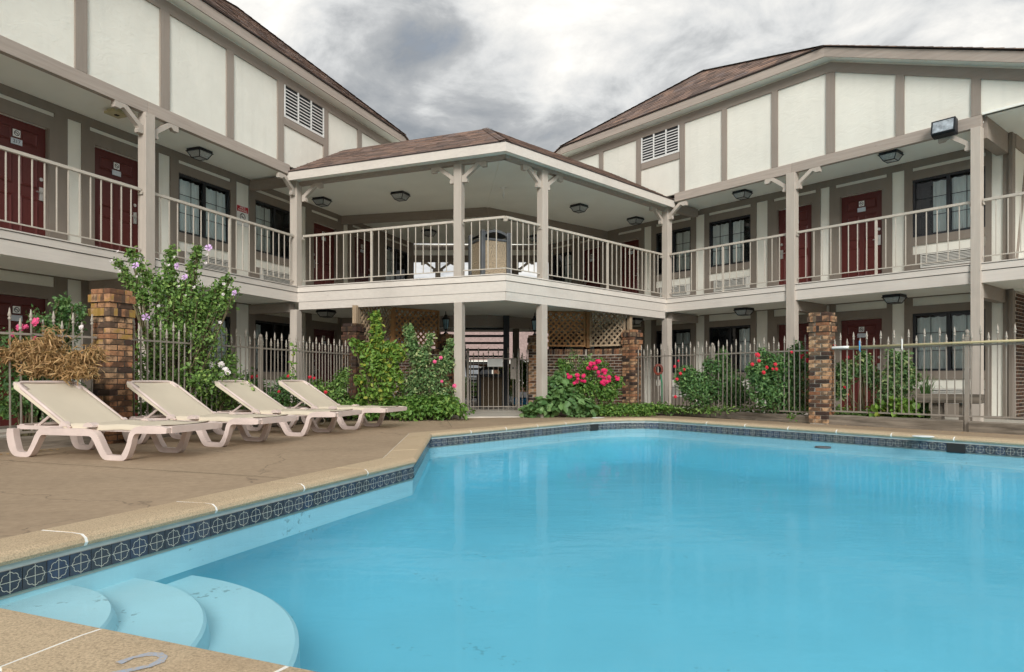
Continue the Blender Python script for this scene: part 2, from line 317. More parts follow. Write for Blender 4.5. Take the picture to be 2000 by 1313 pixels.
# ------------------------------------------------------------------ mesh helpers
class MB:
    def __init__(s, f=None, off=(0, 0, 0)): s.v = []; s.f = []; s.m = []; s.fr = f; s.off = off; s.k = 0
    def P(s, x, y, z):
        if s.fr: p = s.fr(x, y); x, y = p.x, p.y
        s.v.append((x - s.off[0], y - s.off[1], z - s.off[2])); return len(s.v) - 1
    def face(s, pts): 
        s.f.append([s.P(*p) for p in pts]); s.m.append(s.k); return s
    def box(s, x0, x1, y0, y1, z0, z1):
        i = [s.P(x, y, z) for z in (z0, z1) for x, y in ((x0, y0), (x1, y0), (x1, y1), (x0, y1))]
        for q in ((3, 2, 1, 0), (4, 5, 6, 7), (0, 1, 5, 4), (1, 2, 6, 5), (2, 3, 7, 6), (3, 0, 4, 7)):
            s.f.append([i[a] for a in q]); s.m.append(s.k)
        return s
    def prism(s, poly, y0, y1, plane='xz'):
        """polygon in x,z swept along y (or in x,y swept along z)"""
        g = (lambda a, b, t: (a, t, b)) if plane == 'xz' else ((lambda a, b, t: (a, b, t)) if plane == 'xy' else (lambda a, b, t: (t, a, b)))
        n = len(poly); A = [s.P(*g(a, b, y0)) for a, b in poly]; B = [s.P(*g(a, b, y1)) for a, b in poly]
        s.f.append(A[::-1]); s.f.append(B); s.m += [s.k, s.k]
        for i in range(n): s.f.append([A[i], A[(i + 1) % n], B[(i + 1) % n], B[i]]); s.m.append(s.k)
        return s
    def tube(s, pts, r, n=6, cap=True):
        pts = [Vector(p) for p in pts]; rs = r if isinstance(r, (list, tuple)) else [r] * len(pts); rings = []
        for i, p in enumerate(pts):
            d = (pts[min(i + 1, len(pts) - 1)] - pts[max(i - 1, 0)]).normalized()
            a = d.cross(Vector((0, 0, 1)) if abs(d.z) < .9 else Vector((1, 0, 0))).normalized(); b = d.cross(a)
            rings.append([s.P(*(p + (a * math.cos(t) + b * math.sin(t)) * rs[i])) for t in (2 * math.pi * k / n for k in range(n))])
        for A, B in zip(rings, rings[1:]):
            for k in range(n): s.f.append([A[k], A[(k + 1) % n], B[(k + 1) % n], B[k]]); s.m.append(s.k)
        if cap: s.f.append(rings[0][::-1]); s.f.append(rings[-1]); s.m += [s.k, s.k]
        return s
    def band(s, pts, w, y0, y1, close=False):
        """flat bar of in-plane width w following a path in x,z, thick from y0 to y1"""
        P2 = [Vector(p) for p in pts]; L_, R_ = [], []
        for i, p in enumerate(P2):
            a = P2[max(i - 1, 0)]; c = P2[min(i + 1, len(P2) - 1)]; d = (c - a).normalized(); nn = Vector((-d.y, d.x))
            ww = w[i] if isinstance(w, (list, tuple)) else w
            L_.append(p + nn * ww / 2); R_.append(p - nn * ww / 2)
        for i in range(len(P2) - 1):
            q = [L_[i], L_[i + 1], R_[i + 1], R_[i]]
            s.face([(p.x, y0, p.y) for p in q]); s.face([(p.x, y1, p.y) for p in q[::-1]])
            s.face([(q[0].x, y0, q[0].y), (q[0].x, y1, q[0].y), (q[1].x, y1, q[1].y), (q[1].x, y0, q[1].y)])
            s.face([(q[2].x, y0, q[2].y), (q[2].x, y1, q[2].y), (q[3].x, y1, q[3].y), (q[3].x, y0, q[3].y)])
        for i in (0, -1):
            a, b = L_[i], R_[i]; s.face([(a.x, y0, a.y), (b.x, y0, b.y), (b.x, y1, b.y), (a.x, y1, a.y)])
        return s
    def lathe(s, prof, n=8, c=(0, 0)):
        rings = [[s.P(c[0] + r * math.cos(t), c[1] + r * math.sin(t), z) for t in (2 * math.pi * k / n for k in range(n))] for r, z in prof]
        for A, B in zip(rings, rings[1:]):
            for k in range(n): s.f.append([A[k], A[(k + 1) % n], B[(k + 1) % n], B[k]]); s.m.append(s.k)
        s.f.append(rings[0][::-1]); s.f.append(rings[-1]); s.m += [s.k, s.k]; return s
    def mesh(s, name, mats, smooth=False, merge=False):
        me = bpy.data.meshes.new(name); me.from_pydata(s.v, [], s.f)
        for m in (mats if isinstance(mats, (list, tuple)) else [mats]): me.materials.append(M[m])
        me.polygons.foreach_set('material_index', s.m)
        bm = bmesh.new(); bm.from_mesh(me)
        if merge: bmesh.ops.remove_doubles(bm, verts=bm.verts, dist=1e-4)
        bmesh.ops.recalc_face_normals(bm, faces=bm.faces); bm.to_mesh(me); bm.free()
        if smooth: me.polygons.foreach_set('use_smooth', [True] * len(me.polygons))
        me.update(); return me
    def obj(s, name, mats, parent=None, **k):
        return link(name, s.mesh(name, mats, k.pop('smooth', False), k.pop('merge', False)), parent, **k)
def link(name, data, parent=None, loc=None, rot=None, bevel=0, segs=2):
    o = bpy.data.objects.new(name, data); col.objects.link(o)
    if parent is not None: o.parent = parent
    if loc is not None: o.location = loc
    if rot is not None: o.rotation_euler = rot
    if bevel:
        b = o.modifiers.new('bevel', 'BEVEL'); b.width = bevel; b.segments = segs; b.limit_method = 'ANGLE'; b.angle_limit = R(40)
    return o
def tag(o, label, cat, group=None, kind=None):
    o['label'] = label; o['category'] = cat
    if group: o['group'] = group
    if kind: o['kind'] = kind
    return o
def thing(name, label, cat, loc=(0, 0, 0), rz=0, group=None):
    o = link(name, None, loc=loc, rot=(0, 0, rz)); o.empty_display_size = .2
    return tag(o, label, cat, group)
def struct(o): o['kind'] = 'structure'; return o
def copy_tree(o, parent=None):
    c = o.copy(); col.objects.link(c)
    if parent is not None: c.parent = parent
    for ch in list(o.children): copy_tree(ch, c)
    return c

# ------------------------------------------------------------------ pool, deck and ground
ZD, ZW = -.05, -.235                                    # deck and water levels
A_, B_, C_ = Vector((-2.475, 2.58)), Vector((-.98, 6.615)), Vector((-1.177, 9.577))
poolpts = [A_, B_, C_, Vector((1.476, 12.72)), Vector((1.90, 13.03)), Vector((2.32, 13.20)), Vector((2.62, 13.22)), Vector((2.86, 13.08)),
           Vector((3.08, 12.85)), Vector((6.42, 8.36)), Vector((10.6, 2.75)), Vector((6.6, -1.09))]
def offset(poly, d):
    """shift a clockwise outline outward by d"""
    n = len(poly); res = []
    for i in range(n):
        p0, p1, p2 = poly[i - 1], poly[i], poly[(i + 1) % n]
        d1, d2 = (p1 - p0).normalized(), (p2 - p1).normalized()
        n1, n2 = Vector((-d1.y, d1.x)), Vector((-d2.y, d2.x))
        b = (n1 + n2).normalized(); res.append(p1 + b * d / max(.35, b.dot(n1)))
    return res
def sheet(name, outer, holes, z, m):
    bm = bmesh.new(); ed = []
    for loop in [outer] + holes:
        vs_ = [bm.verts.new((p[0], p[1], z)) for p in loop]
        ed += [bm.edges.new((vs_[i], vs_[(i + 1) % len(vs_)])) for i in range(len(vs_))]
    bmesh.ops.triangle_fill(bm, use_beauty=True, use_dissolve=False, edges=ed)
    for f in bm.faces:
        if f.normal.z < 0: f.normal_flip()
    me = bpy.data.meshes.new(name); bm.to_mesh(me); bm.free(); me.materials.append(M[m])
    return struct(link(name, me))
COPW = .29
deck_edge = [(-14, -9), (-14, 1.5), (-6.95, 5.1), (-4.95, 8.62), (-3.05, 13.1), (-1.3, 12.98), (-1.22, 13.45), (.35, 13.75), (.42, 14.2), (1.6, 14.3), (2.75, 14.95),
             (3.4, 14.25), (6.93, 9.95), (12.5, 3.2), (12.5, -9)]
sheet('ground', [(-600, -600), (-600, 1500), (600, 1500), (600, -600)], [[(-13.9, -8.9), (-13.9, 1.4), (-6.85, 5.0), (-4.8, 8.5), (-2.9, 12.9), (2.7, 14.2), (3.3, 14.1), (6.8, 9.85), (12.4, 3.1), (12.4, -8.9)]], -.085, 'lot')
sheet('garden_bed', [(-8.5, 4.2), (-9.6, 6.2), FL(.3, .2), (-3.6, 15.6), (-2.9, 15.5), (-1.7, 16.2), (-1.2, 13.6), (-1.3, 12.9), (-3.0, 12.9), (-4.85, 8.5)], [], -.078, 'soil')
sheet('garden_bed', [(.37, 13.8), (.5, 16.3), (1.8, 16.5), FR(-.4, .2), FR(7.2, .2), (9.2, 7.3), (6.9, 9.9), (3.3, 14.1)], [], -.078, 'soil')
sheet('pool_deck', deck_edge, [offset(poolpts, COPW - .03)], ZD, 'deck')
for name, pts in (('deck_joint', [(-1.25, 12.9), (-.98, 10.9)]), ('deck_joint', [(-1.72, 5.32), (-6.4, 7.05)])):
    a, b = Vector(pts[0]), Vector(pts[1]); d = (b - a).normalized(); nn = Vector((-d.y, d.x)) * .004
    struct(MB().face([(*(a + nn), ZD + .004), (*(b + nn), ZD + .004), (*(b - nn), ZD + .004), (*(a - nn), ZD + .004)]).obj(name, 'stem'))

pool = struct(link('pool', None, loc=(0, 0, 0)))
inner = poolpts; n_ = len(inner)
mb = MB()
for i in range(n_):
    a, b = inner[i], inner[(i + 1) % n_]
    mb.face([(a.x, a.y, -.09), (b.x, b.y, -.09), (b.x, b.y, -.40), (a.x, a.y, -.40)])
mb.obj('pool_wall', 'step', pool); mb = MB()  # wall paler than the basin: light in the water painted into its colour
prv, zp = inner, -.40
for q in range(1, 9):                                   # rounded cove into the floor
    t_ = q / 8 * math.pi / 2; cur, zc = offset(inner, -.62 * (1 - math.cos(t_))), -.40 - .45 * math.sin(t_)
    for i in range(n_):
        a, b, c, d = prv[i], prv[(i + 1) % n_], cur[(i + 1) % n_], cur[i]
        mb.face([(a.x, a.y, zp), (b.x, b.y, zp), (c.x, c.y, zc), (d.x, d.y, zc)])
    prv, zp = cur, zc
mb.face([(p.x, p.y, zp) for p in prv])
mb.obj('basin', 'basin', pool, smooth=True, merge=True)
# pale band between coping and tiles, and the white grout bed under the coping
band_ = offset(inner, -.006)
mb = MB()
for i in range(n_):
    a, b = band_[i], band_[(i + 1) % n_]
    mb.face([(a.x, a.y, -.075), (b.x, b.y, -.075), (b.x, b.y, -.122), (a.x, a.y, -.122)])
mb.obj('plaster_band', 'caulk', pool)
mb = MB(); o1 = offset(inner, COPW - .012)
for i in range(n_):
    a, b, c, d = inner[i], inner[(i + 1) % n_], o1[(i + 1) % n_], o1[i]
    mb.face([(a.x, a.y, -.048), (b.x, b.y, -.048), (c.x, c.y, -.048), (d.x, d.y, -.048)])
mb.obj('grout_bed', 'grout', pool)
# coping stones: bull-nosed profile swept between mitred sections
prof = [(COPW, ZD - .03), (COPW, ZD + .012), (.06, ZD + .018), (-.005, ZD + .015), (-.032, ZD - .002), (-.040, ZD - .022), (-.030, ZD - .040), (0, ZD - .046), (.04, ZD - .047)]
offs = [offset(inner, d) for d, z in prof]
def section(i, t):
    """profile across edge i at t (0..1); the ends follow the mitre"""
    res = []
    a, b = inner[i], inner[(i + 1) % n_]; dd = (b - a).normalized(); nn = Vector((-dd.y, dd.x)); L0 = (b - a).length
    for (d, z), of in zip(prof, offs):
        if t <= 0: p = of[i]
        elif t >= 1: p = of[(i + 1) % n_]
        else: p = a + dd * (L0 * t) + nn * d
        res.append((p.x, p.y, z + random.uniform(-.0012, .0012)))
    return res
def joints(i):
    L0 = (inner[(i + 1) % n_] - inner[i]).length
    if i == 11: return [0] + sorted(1 - (.547 + .73 * q) / L0 for q in range(12)) + [1]
    k = max(1, round(L0 / .80)); return [q / k for q in range(k + 1)]
for i in range(n_):
    L0 = (inner[(i + 1) % n_] - inner[i]).length; ts = joints(i); k = len(ts) - 1; g = .008 / L0
    for j in range(k):
        t0, t1 = ts[j], ts[j + 1]
        S0 = section(i, 0 if j == 0 else t0 + g); S1 = section(i, 1 if j == k - 1 else t1 - g)
        if k == 1 or j == 0: pass
        mb = MB(); n9 = len(prof)
        for q in range(n9 - 1): mb.face([S0[q], S0[q + 1], S1[q + 1], S1[q]])
        mb.face(S0); mb.face(S1[::-1])
        mb.obj('coping_stone', 'coping', pool, merge=True)
# white joint lines over the coping
for i in range(n_):
    L0 = (inner[(i + 1) % n_] - inner[i]).length; ts = joints(i); k = len(ts) - 1; g = .009 / L0
    if i in (9, 10): continue
    for j in range(1, k):
        S0 = section(i, ts[j] - g); S1 = section(i, ts[j] + g); mb = MB()
        for q in range(len(prof) - 1):
            mb.face([(S0[q][0], S0[q][1], S0[q][2] - .0025), (S0[q + 1][0], S0[q + 1][1], S0[q + 1][2] - .0025), (S1[q + 1][0], S1[q + 1][1], S1[q + 1][2] - .0025), (S1[q][0], S1[q][1], S1[q][2] - .0025)])
        mb.obj('grout_joint', 'grout', pool)
# chalk line where the coping meets the deck
o2 = offset(inner, COPW + .012); o3 = offset(inner, COPW - .004); mb = MB()
for i in range(4):
    a, b, c, d = o3[i], o3[i + 1], o2[i + 1], o2[i]
    mb.face([(p.x, p.y, ZD + .004) for p in (a, b, c, d)])
mb.obj('edge_joint', 'grout', pool)
# tiles
TP = .113
def tile_mesh():
    mb = MB(); h = TP / 2 - .0025
    mb.box(-h, h, 0, .006, -h, h)
    mb.k = 1
    nL = 32; ring = []
    for q in range(nL):
        t = 2 * math.pi * q / nL; r = .040 + .0065 * abs(math.cos(4 * t)) ** .7
        ring.append((r * math.cos(t), r * math.sin(t)))
    for q in range(nL):
        a, b = ring[q], ring[(q + 1) % nL]; k = .925
        mb.face([(a[0], -.0022, a[1]), (b[0], -.0022, b[1]), (b[0] * k, -.0022, b[1] * k), (a[0] * k, -.0022, a[1] * k)])
    for w_, hh in ((.0016, h), (h, .0016)):
        mb.face([(-w_, -.0018 - .0002 * (w_ > .01), -hh), (w_, -.0018 - .0002 * (w_ > .01), -hh), (w_, -.0018 - .0002 * (w_ > .01), hh), (-w_, -.0018 - .0002 * (w_ > .01), hh)])
    return mb.mesh('tile', ['tile', 'tilegrout'])
TM = tile_mesh()
gmb = MB()
GAP = {}
for i in list(range(0, 9)):
    a, b = inner[i], inner[(i + 1) % n_]; dd = (b - a).normalized(); nn = Vector((dd.y, -dd.x)); L0 = (b - a).length
    k = max(1, round(L0 / TP)); step = L0 / k
    gmb.face([(*(a + nn * .004), -.118), (*(b + nn * .004), -.118), (*(b + nn * .004), -.25), (*(a + nn * .004), -.25)])
    for j in range(k):
        c = a + dd * (step * (j + .5)) + nn * .012
        if (i == 8 and 4.70 < step * (j + .5) < 4.94) or (i == 3 and step * (j + .5) < .20): GAP.setdefault(i, []).extend((step * j, step * (j + 1))); continue
        link('tile', TM, pool, loc=(c.x, c.y, -.122 - TP / 2), rot=(0, 0, math.atan2(dd.y, dd.x))).scale = (step / TP, 1, 1)
gmb.obj('tile_bed', 'tilegrout', pool)
for i, s0, s1 in [(k, min(v), max(v)) for k, v in GAP.items()]:
    a, b = inner[i], inner[(i + 1) % n_]; dd = (b - a).normalized(); nn = Vector((dd.y, -dd.x))
    p, q = a + dd * s0 + nn * .011, a + dd * s1 + nn * .011
    mb = MB(); mb.face([(*p, -.124), (*q, -.124), (*q, -.25), (*p, -.25)])
    mb.obj('skimmer_mouth', 'ink', pool)
# curved entry steps in the corner
dl, dn = (B_ - A_).normalized(), (poolpts[-1] - A_).normalized()
a0, a1 = math.atan2(dn.y, dn.x), math.atan2(dl.y, dl.x)
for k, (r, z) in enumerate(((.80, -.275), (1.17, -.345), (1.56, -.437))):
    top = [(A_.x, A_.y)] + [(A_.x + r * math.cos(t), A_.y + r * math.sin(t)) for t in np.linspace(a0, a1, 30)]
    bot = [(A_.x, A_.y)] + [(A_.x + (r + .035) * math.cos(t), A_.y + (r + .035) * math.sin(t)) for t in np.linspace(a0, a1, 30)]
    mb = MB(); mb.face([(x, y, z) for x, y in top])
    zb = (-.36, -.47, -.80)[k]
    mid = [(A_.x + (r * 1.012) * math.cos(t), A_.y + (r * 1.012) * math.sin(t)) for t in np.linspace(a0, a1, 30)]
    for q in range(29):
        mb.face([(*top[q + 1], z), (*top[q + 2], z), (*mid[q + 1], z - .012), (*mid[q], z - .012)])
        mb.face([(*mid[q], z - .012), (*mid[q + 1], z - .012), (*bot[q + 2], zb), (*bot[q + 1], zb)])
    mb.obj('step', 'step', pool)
bm = MB(); bm.prism([tuple(p) for p in offset(inner, .04)], -1.2, ZW, 'xy'); wo = struct(bm.obj('water', 'water', merge=True))
# painted depth mark on the near coping: the weathered top of a digit
p = Vector((-1.0, 1.90)); d1 = Vector((.927, -.375)); d2 = Vector((-.375, -.927)); mb = MB()
arc = [(-.052, .085), (-.05, .045), (-.03, .012), (0, .0), (.028, .008), (.045, .035), (.043, .065), (.02, .10), (-.01, .14)]
ap = [p + d1 * x0 + d2 * y0 for x0, y0 in arc]; an = []
for q in range(len(ap)):
    tt = (ap[min(q + 1, len(ap) - 1)] - ap[max(q - 1, 0)]).normalized(); an.append(Vector((-tt.y, tt.x)) * random.uniform(.008, .015))
for q in range(len(ap) - 1):
    mb.face([(*(ap[q] + an[q]), ZD + .0185), (*(ap[q + 1] + an[q + 1]), ZD + .0185), (*(ap[q + 1] - an[q + 1]), ZD + .0185), (*(ap[q] - an[q]), ZD + .0185)])
def m_worn():
    m, n, l, b = mat('worn blue paint'); t = tex(n, l, 'ShaderNodeTexNoise', scale=(95,) * 3, Scale=1.0, Detail=5, Roughness=.7)
    l.new(ramp(n, l, t.outputs[0], [(.38, (.49, .39, .27)), (.52, (.33, .38, .46)), (.66, (.42, .45, .48)), (.8, (.49, .40, .28))]).outputs[0], b.inputs['Base Color']); b.inputs['Roughness'].default_value = .9; return m
M['markblue'] = m_worn()
mb.obj('depth_mark', 'markblue', pool, merge=True)

def slab(name, pts, z0, z1, m):
    return struct(MB().prism([tuple(p) for p in pts], z0, z1, 'xy').obj(name, m))
slab('walkway', [FL(-9, -.15), FL(.1, -.15), FL(.1, 1.25), FL(-9, 1.25)], -.2, -.02, 'concrete')
slab('walkway', [FR(-.1, -.15), FR(9.5, -.15), FR(9.5, 1.4), FR(6.9, 1.4), FR(-.1, 1.4)], -.2, -.021, 'concrete')
slab('breezeway_floor', [(-1.22, 13.42), (.36, 13.72), (.42, 16.0), (2.3, 17.3), FR(-.2, 1.40), FR(-7.2, 1.40), FL(9.2, 1.25), FL(.2, 1.25), (-3.3, 17), (-1.3, 16.2)], -.2, -.024, 'concrete')
sheet('parking_lot', [(-60, 24), (-60, 58), (60, 58), (60, 24)], [], -.06, 'asphalt')
sheet('lawn', [(-3.6, 27.5), (-3.6, 30.0), (-.4, 30.0), (-.4, 27.5)], [], -.05, 'grass')

# ------------------------------------------------------------------ building parts
ZF, ZL, ZMID, ZB0 = 2.75, 2.765, 2.63, 2.42          # upper floor, ledge, board joint, underside of the fascia
ZH0, ZH1, ZC = 5.14, 5.35, 5.23                      # header beam and upper ceiling
def carve(mb, x0, x1, z0, z1, y0, y1, holes):
    xs = sorted({x0, x1, *[min(max(v, x0), x1) for h in holes for v in h[:2]]})
    for a, b in zip(xs, xs[1:]):
        if b - a < 1e-4: continue
        c = (a + b) / 2; cut = sorted((max(h[2], z0), min(h[3], z1)) for h in holes if h[0] < c < h[1] and h[3] > z0 and h[2] < z1)
        z = z0
        for lo, hi in cut:
            if lo - z > 1e-4: mb.box(a, b, y0, y1, z, lo)
            z = max(z, hi)
        if z1 - z > 1e-4: mb.box(a, b, y0, y1, z, z1)
DOORM = {}
def door_meshes(w_):
    if w_ in DOORM: return DOORM[w_]
    mb = MB(); H = 2.02
    mb.box(0, w_, .0, .045, 0, H)
    st, mid = .12, .11; pw = (w_ - 2 * st - mid) / 2
    for cx in (st, st + pw + mid):
        for z0, z1 in ((.20, .86), (1.02, 1.56), (1.67, 1.90)):
            e1, e2 = .022, .045
            o = [(cx, z0), (cx + pw, z0), (cx + pw, z1), (cx, z1)]
            r1 = [(cx + e1, z0 + e1), (cx + pw - e1, z0 + e1), (cx + pw - e1, z1 - e1), (cx + e1, z1 - e1)]
            r2 = [(cx + e2, z0 + e2), (cx + pw - e2, z0 + e2), (cx + pw - e2, z1 - e2), (cx + e2, z1 - e2)]
            for q in range(4):
                a, b = q, (q + 1) % 4
                mb.face([(o[a][0], -.002, o[a][1]), (o[b][0], -.002, o[b][1]), (r1[b][0], -.020, r1[b][1]), (r1[a][0], -.020, r1[a][1])])
                mb.face([(r1[a][0], -.020, r1[a][1]), (r1[b][0], -.020, r1[b][1]), (r2[b][0], -.007, r2[b][1]), (r2[a][0], -.007, r2[a][1])])
            mb.face([(x, -.007, z) for x, z in r2])
    DOORM[w_] = mb.mesh('door', 'maroon'); return DOORM[w_]
HANDLE = MB(); HANDLE.box(-.032, .032, -.018, 0, -.09, .12)
HANDLE.tube([(0, -.018, .03), (0, -.055, .03), (-.11, -.06, .03)], .010, 6)
HANDLE.tube([(0, -.018, .25), (0, -.0, .25)], .030, 10)
HANDLE = HANDLE.mesh('handle', 'chrome', smooth=False)
PLATE = MB(); PLATE.box(-.055, .055, -.010, 0, -.055, .055); PLATE.k = 1
for q in range(16):
    t0, t1 = 2 * math.pi * q / 16, 2 * math.pi * (q + 1) / 16
    PLATE.face([(.042 * math.cos(t0), -.0125, .042 * math.sin(t0)), (.042 * math.cos(t1), -.0125, .042 * math.sin(t1)), (.031 * math.cos(t1), -.0125, .031 * math.sin(t1)), (.031 * math.cos(t0), -.0125, .031 * math.sin(t0))])
PLATE.face([(-.03, -.0115, .024), (-.024, -.0115, .03), (.03, -.0115, -.024), (.024, -.0115, -.03)])
PLATE.face([(-.026, -.0135, -.006), (.02, -.0135, -.006), (.02, -.0135, .004), (-.026, -.0135, .004)])
PLATE = PLATE.mesh('no_smoking_plate', ['white', 'ink'])
NPLATE = MB().box(-.085, .085, -.010, 0, -.045, .045).mesh('number_plate', 'plate')
def text_part(body, size, m, parent, loc, rot=(R(90), 0, 0), extrude=.0012):
    cu = bpy.data.curves.new('lettering', 'FONT'); cu.body = body; cu.size = size; cu.align_x = 'CENTER'; cu.align_y = 'CENTER'; cu.extrude = extrude
    o = link('lettering', cu); me = bpy.data.meshes.new_from_object(o); bpy.data.objects.remove(o); me.materials.clear(); me.materials.append(M[m])
    return link('lettering', me, parent, loc=loc, rot=rot)
def add_door(root, s0, s1, z0, d, handle='r', number=None, plates=True):
    w_ = round(s1 - s0, 2)
    o = link('door', door_meshes(w_), root, loc=(s0, d + .05, z0 + .012))
    f = MB(); f.box(-.055, 0, -.065, .06, 0, 2.03); f.box(w_, w_ + .055, -.065, .06, 0, 2.03); f.box(-.055, w_ + .055, -.065, .06, 2.03, 2.10)
    f.box(-.02, w_ + .02, -.02, .05, -.010, .006)
    f.obj('door_frame', 'trim', o)
    hx = w_ - .075 if handle == 'r' else .075
    h = link('handle', HANDLE, o, loc=(hx, 0, .94))
    if handle == 'l': h.scale = (-1, 1, 1)
    if plates:
        link('no_smoking_plate', PLATE, o, loc=(w_ / 2, -.0125, 1.805)); link('number_plate', NPLATE, o, loc=(w_ / 2, -.0125, 1.675))
        if number: text_part(number, .075, 'ink', o, (w_ / 2, -.0235, 1.675))
    return o
CURT = {}
def curtain_mesh(w_, h_, k):
    key = (round(w_, 2), round(h_, 2), k)
    if key in CURT: return CURT[key]
    r = random.Random(hash(key) % 1000); mb = MB(); n = 46; ph = r.uniform(0, 6)
    xs = [w_ * q / n for q in range(n + 1)]
    ys = [.018 * math.sin(x * 62 + ph) + .010 * math.sin(x * 23 + ph * 2) for x in xs]
    sag = [.018 * abs(math.sin(x * 21 + ph)) for x in xs]
    for q in range(n):
        mb.face([(xs[q], ys[q], 0), (xs[q + 1], ys[q + 1], 0), (xs[q + 1] * .985 + .0, ys[q + 1] * .5, h_ - sag[q + 1]), (xs[q] * .985, ys[q] * .5, h_ - sag[q])])
    CURT[key] = mb.mesh('curtain', 'curtain', smooth=True, merge=True); return CURT[key]
WINF = {}
def add_window(root, s0, s1, z0, z1, d, curt=((0, .46), (.54, 1)), bare=None):
    w_, h_ = s1 - s0, z1 - z0
    mb = MB(); t = .045
    mb.box(0, t, -.01, .06, 0, h_); mb.box(w_ - t, w_, -.01, .06, 0, h_); mb.box(t, w_ - t, -.01, .06, 0, t); mb.box(t, w_ - t, -.01, .06, h_ - t, h_)
    mb.box(w_ / 2 - .035, w_ / 2 + .035, .0, .055, t, h_ - t)
    o = mb.obj('window', 'black', root, loc=(s0, d + .01, z0))
    sw = w_ / 2 - t - .035
    for k, x in enumerate((t, w_ / 2 + .035)):
        yy = .022 + .012 * k
        po = MB().face([(x, yy, t), (x + sw, yy, t), (x + sw, yy, h_ - t), (x, yy, h_ - t)]).obj('pane', 'pane', o)
        if po.data.polygons[0].normal.y > 0: po.data.flip_normals()
        g = MB(); g.box(x + sw / 2 - .007, x + sw / 2 + .007, yy - .008, yy - .002, t, h_ - t)
        for q in (1, 2): zc = t + (h_ - 2 * t) * q / 3; g.box(x, x + sw / 2 - .007, yy - .008, yy - .002, zc - .006, zc + .006); g.box(x + sw / 2 + .007, x + sw, yy - .008, yy - .002, zc - .006, zc + .006)
        g.obj('muntin', 'black', o)
    iw = w_ - 2 * t
    for k, (a, b) in enumerate(curt):
        link('curtain', curtain_mesh(iw * (b - a), h_ - 2 * t - .03, k), o, loc=(t + iw * a, .085, t))
    r = MB(); r.box(0.002, w_ - .002, .40, .42, .002, h_ - .002); r.box(-.01, .0, .1, .4, 0, h_); r.box(w_, w_ + .01, .1, .4, 0, h_); r.box(0, w_, .1, .4, -.01, 0); r.box(0, w_, .1, .4, h_, h_ + .01)
    r.obj('room_recess', 'void', o)
    return o
def add_ac(root, s0, s1, z0, z1, d, louver_first=True):
    mb = MB(); w_, h_ = s1 - s0, z1 - z0
    mb.box(0, w_, -.03, .12, 0, .02); mb.box(0, w_, -.03, .12, h_ - .02, h_); mb.box(0, .02, -.03, .12, .02, h_ - .02); mb.box(w_ - .02, w_, -.03, .12, .02, h_ - .02)
    px = w_ - .12 if louver_first else .02
    mb.box(px, px + .10, -.024, .05, .021, h_ - .021)
    mb.k = 1; mb.box(.02, w_ - .02, .055, .06, .02, h_ - .02)
    o = mb.obj('air_conditioner', ['ac', 'void'], root, loc=(s0, d, z0))
    a, b = (.022, w_ - .122) if louver_first else (.122, w_ - .022)
    n = 8; lm = MB(); lm.face([(a, -.030, -.008), (b, -.030, -.008), (b, .03, .020), (a, .03, .020)]); lm.face([(a, -.030, -.008), (b, -.030, -.008), (b, -.030, .007), (a, -.030, .007)]); lm = lm.mesh('louver', 'ac')
    for q in range(n): link('louver', lm, o, loc=(0, 0, .03 + (h_ - .05) * q / n))
    return o
BAL = MB().box(-.0075, .0075, -.0075, .0075, 0, 1).mesh('baluster', 'rail')
BALT = MB().box(-.02, .02, -.02, .02, 0, 1).mesh('baluster', 'rail')
def railing(root, f, off, x0, x1, y, ang, sp=.172, thick=True):
    """hand rail, bottom rail and balusters from x0 to x1; f maps to the plane, ang turns the balusters"""
    mb = MB(f, off); mb.box(x0, x1, y - .025, y + .025, 3.835, 3.88); mb.box(x0, x1, y - .011, y + .011, 2.868, 2.886)
    mb.box(x0, x0 + .008, y - .05, y + .05, 3.78, 3.83); mb.box(x1 - .008, x1, y - .05, y + .05, 3.78, 3.83)
    ra = mb.obj('railing', 'rail', root)
    n = max(2, round((x1 - x0) / sp)); st = (x1 - x0) / n
    for q in range(1, n):
        x = x0 + st * q; p = f(x, y) if f else Vector((x, y)); th = thick and q == n // 2
        b = link('baluster', BALT if th else BAL, ra, loc=(p.x - off[0], p.y - off[1], (2.766 if th else 2.88) - off[2]), rot=(0, 0, ang + random.uniform(-.01, .01)))
        b.scale = (1, 1, 3.84 - (2.766 if th else 2.88))
    return ra
def bracket_poly():
    """silhouette of a post brace: foot block at the post, slanting bar, scrolled block under the beam (x away from the post)"""
    return [(0, 0), (.10, .0), (.105, .05), (.085, .075), (.10, .105), (.36, .30), (.40, .285), (.42, .26), (.52, .26), (.52, .36), (.36, .36), (.30, .355), (.02, .135), (0, .14)]
def bracket(root, f, off, x, side, y0, y1, ztop):
    mb = MB(f, off); mb.prism([(x + side * a, ztop - .362 + b) for a, b in bracket_poly()], y0, y1)
    return mb.obj('bracket', 'beige_v', root)
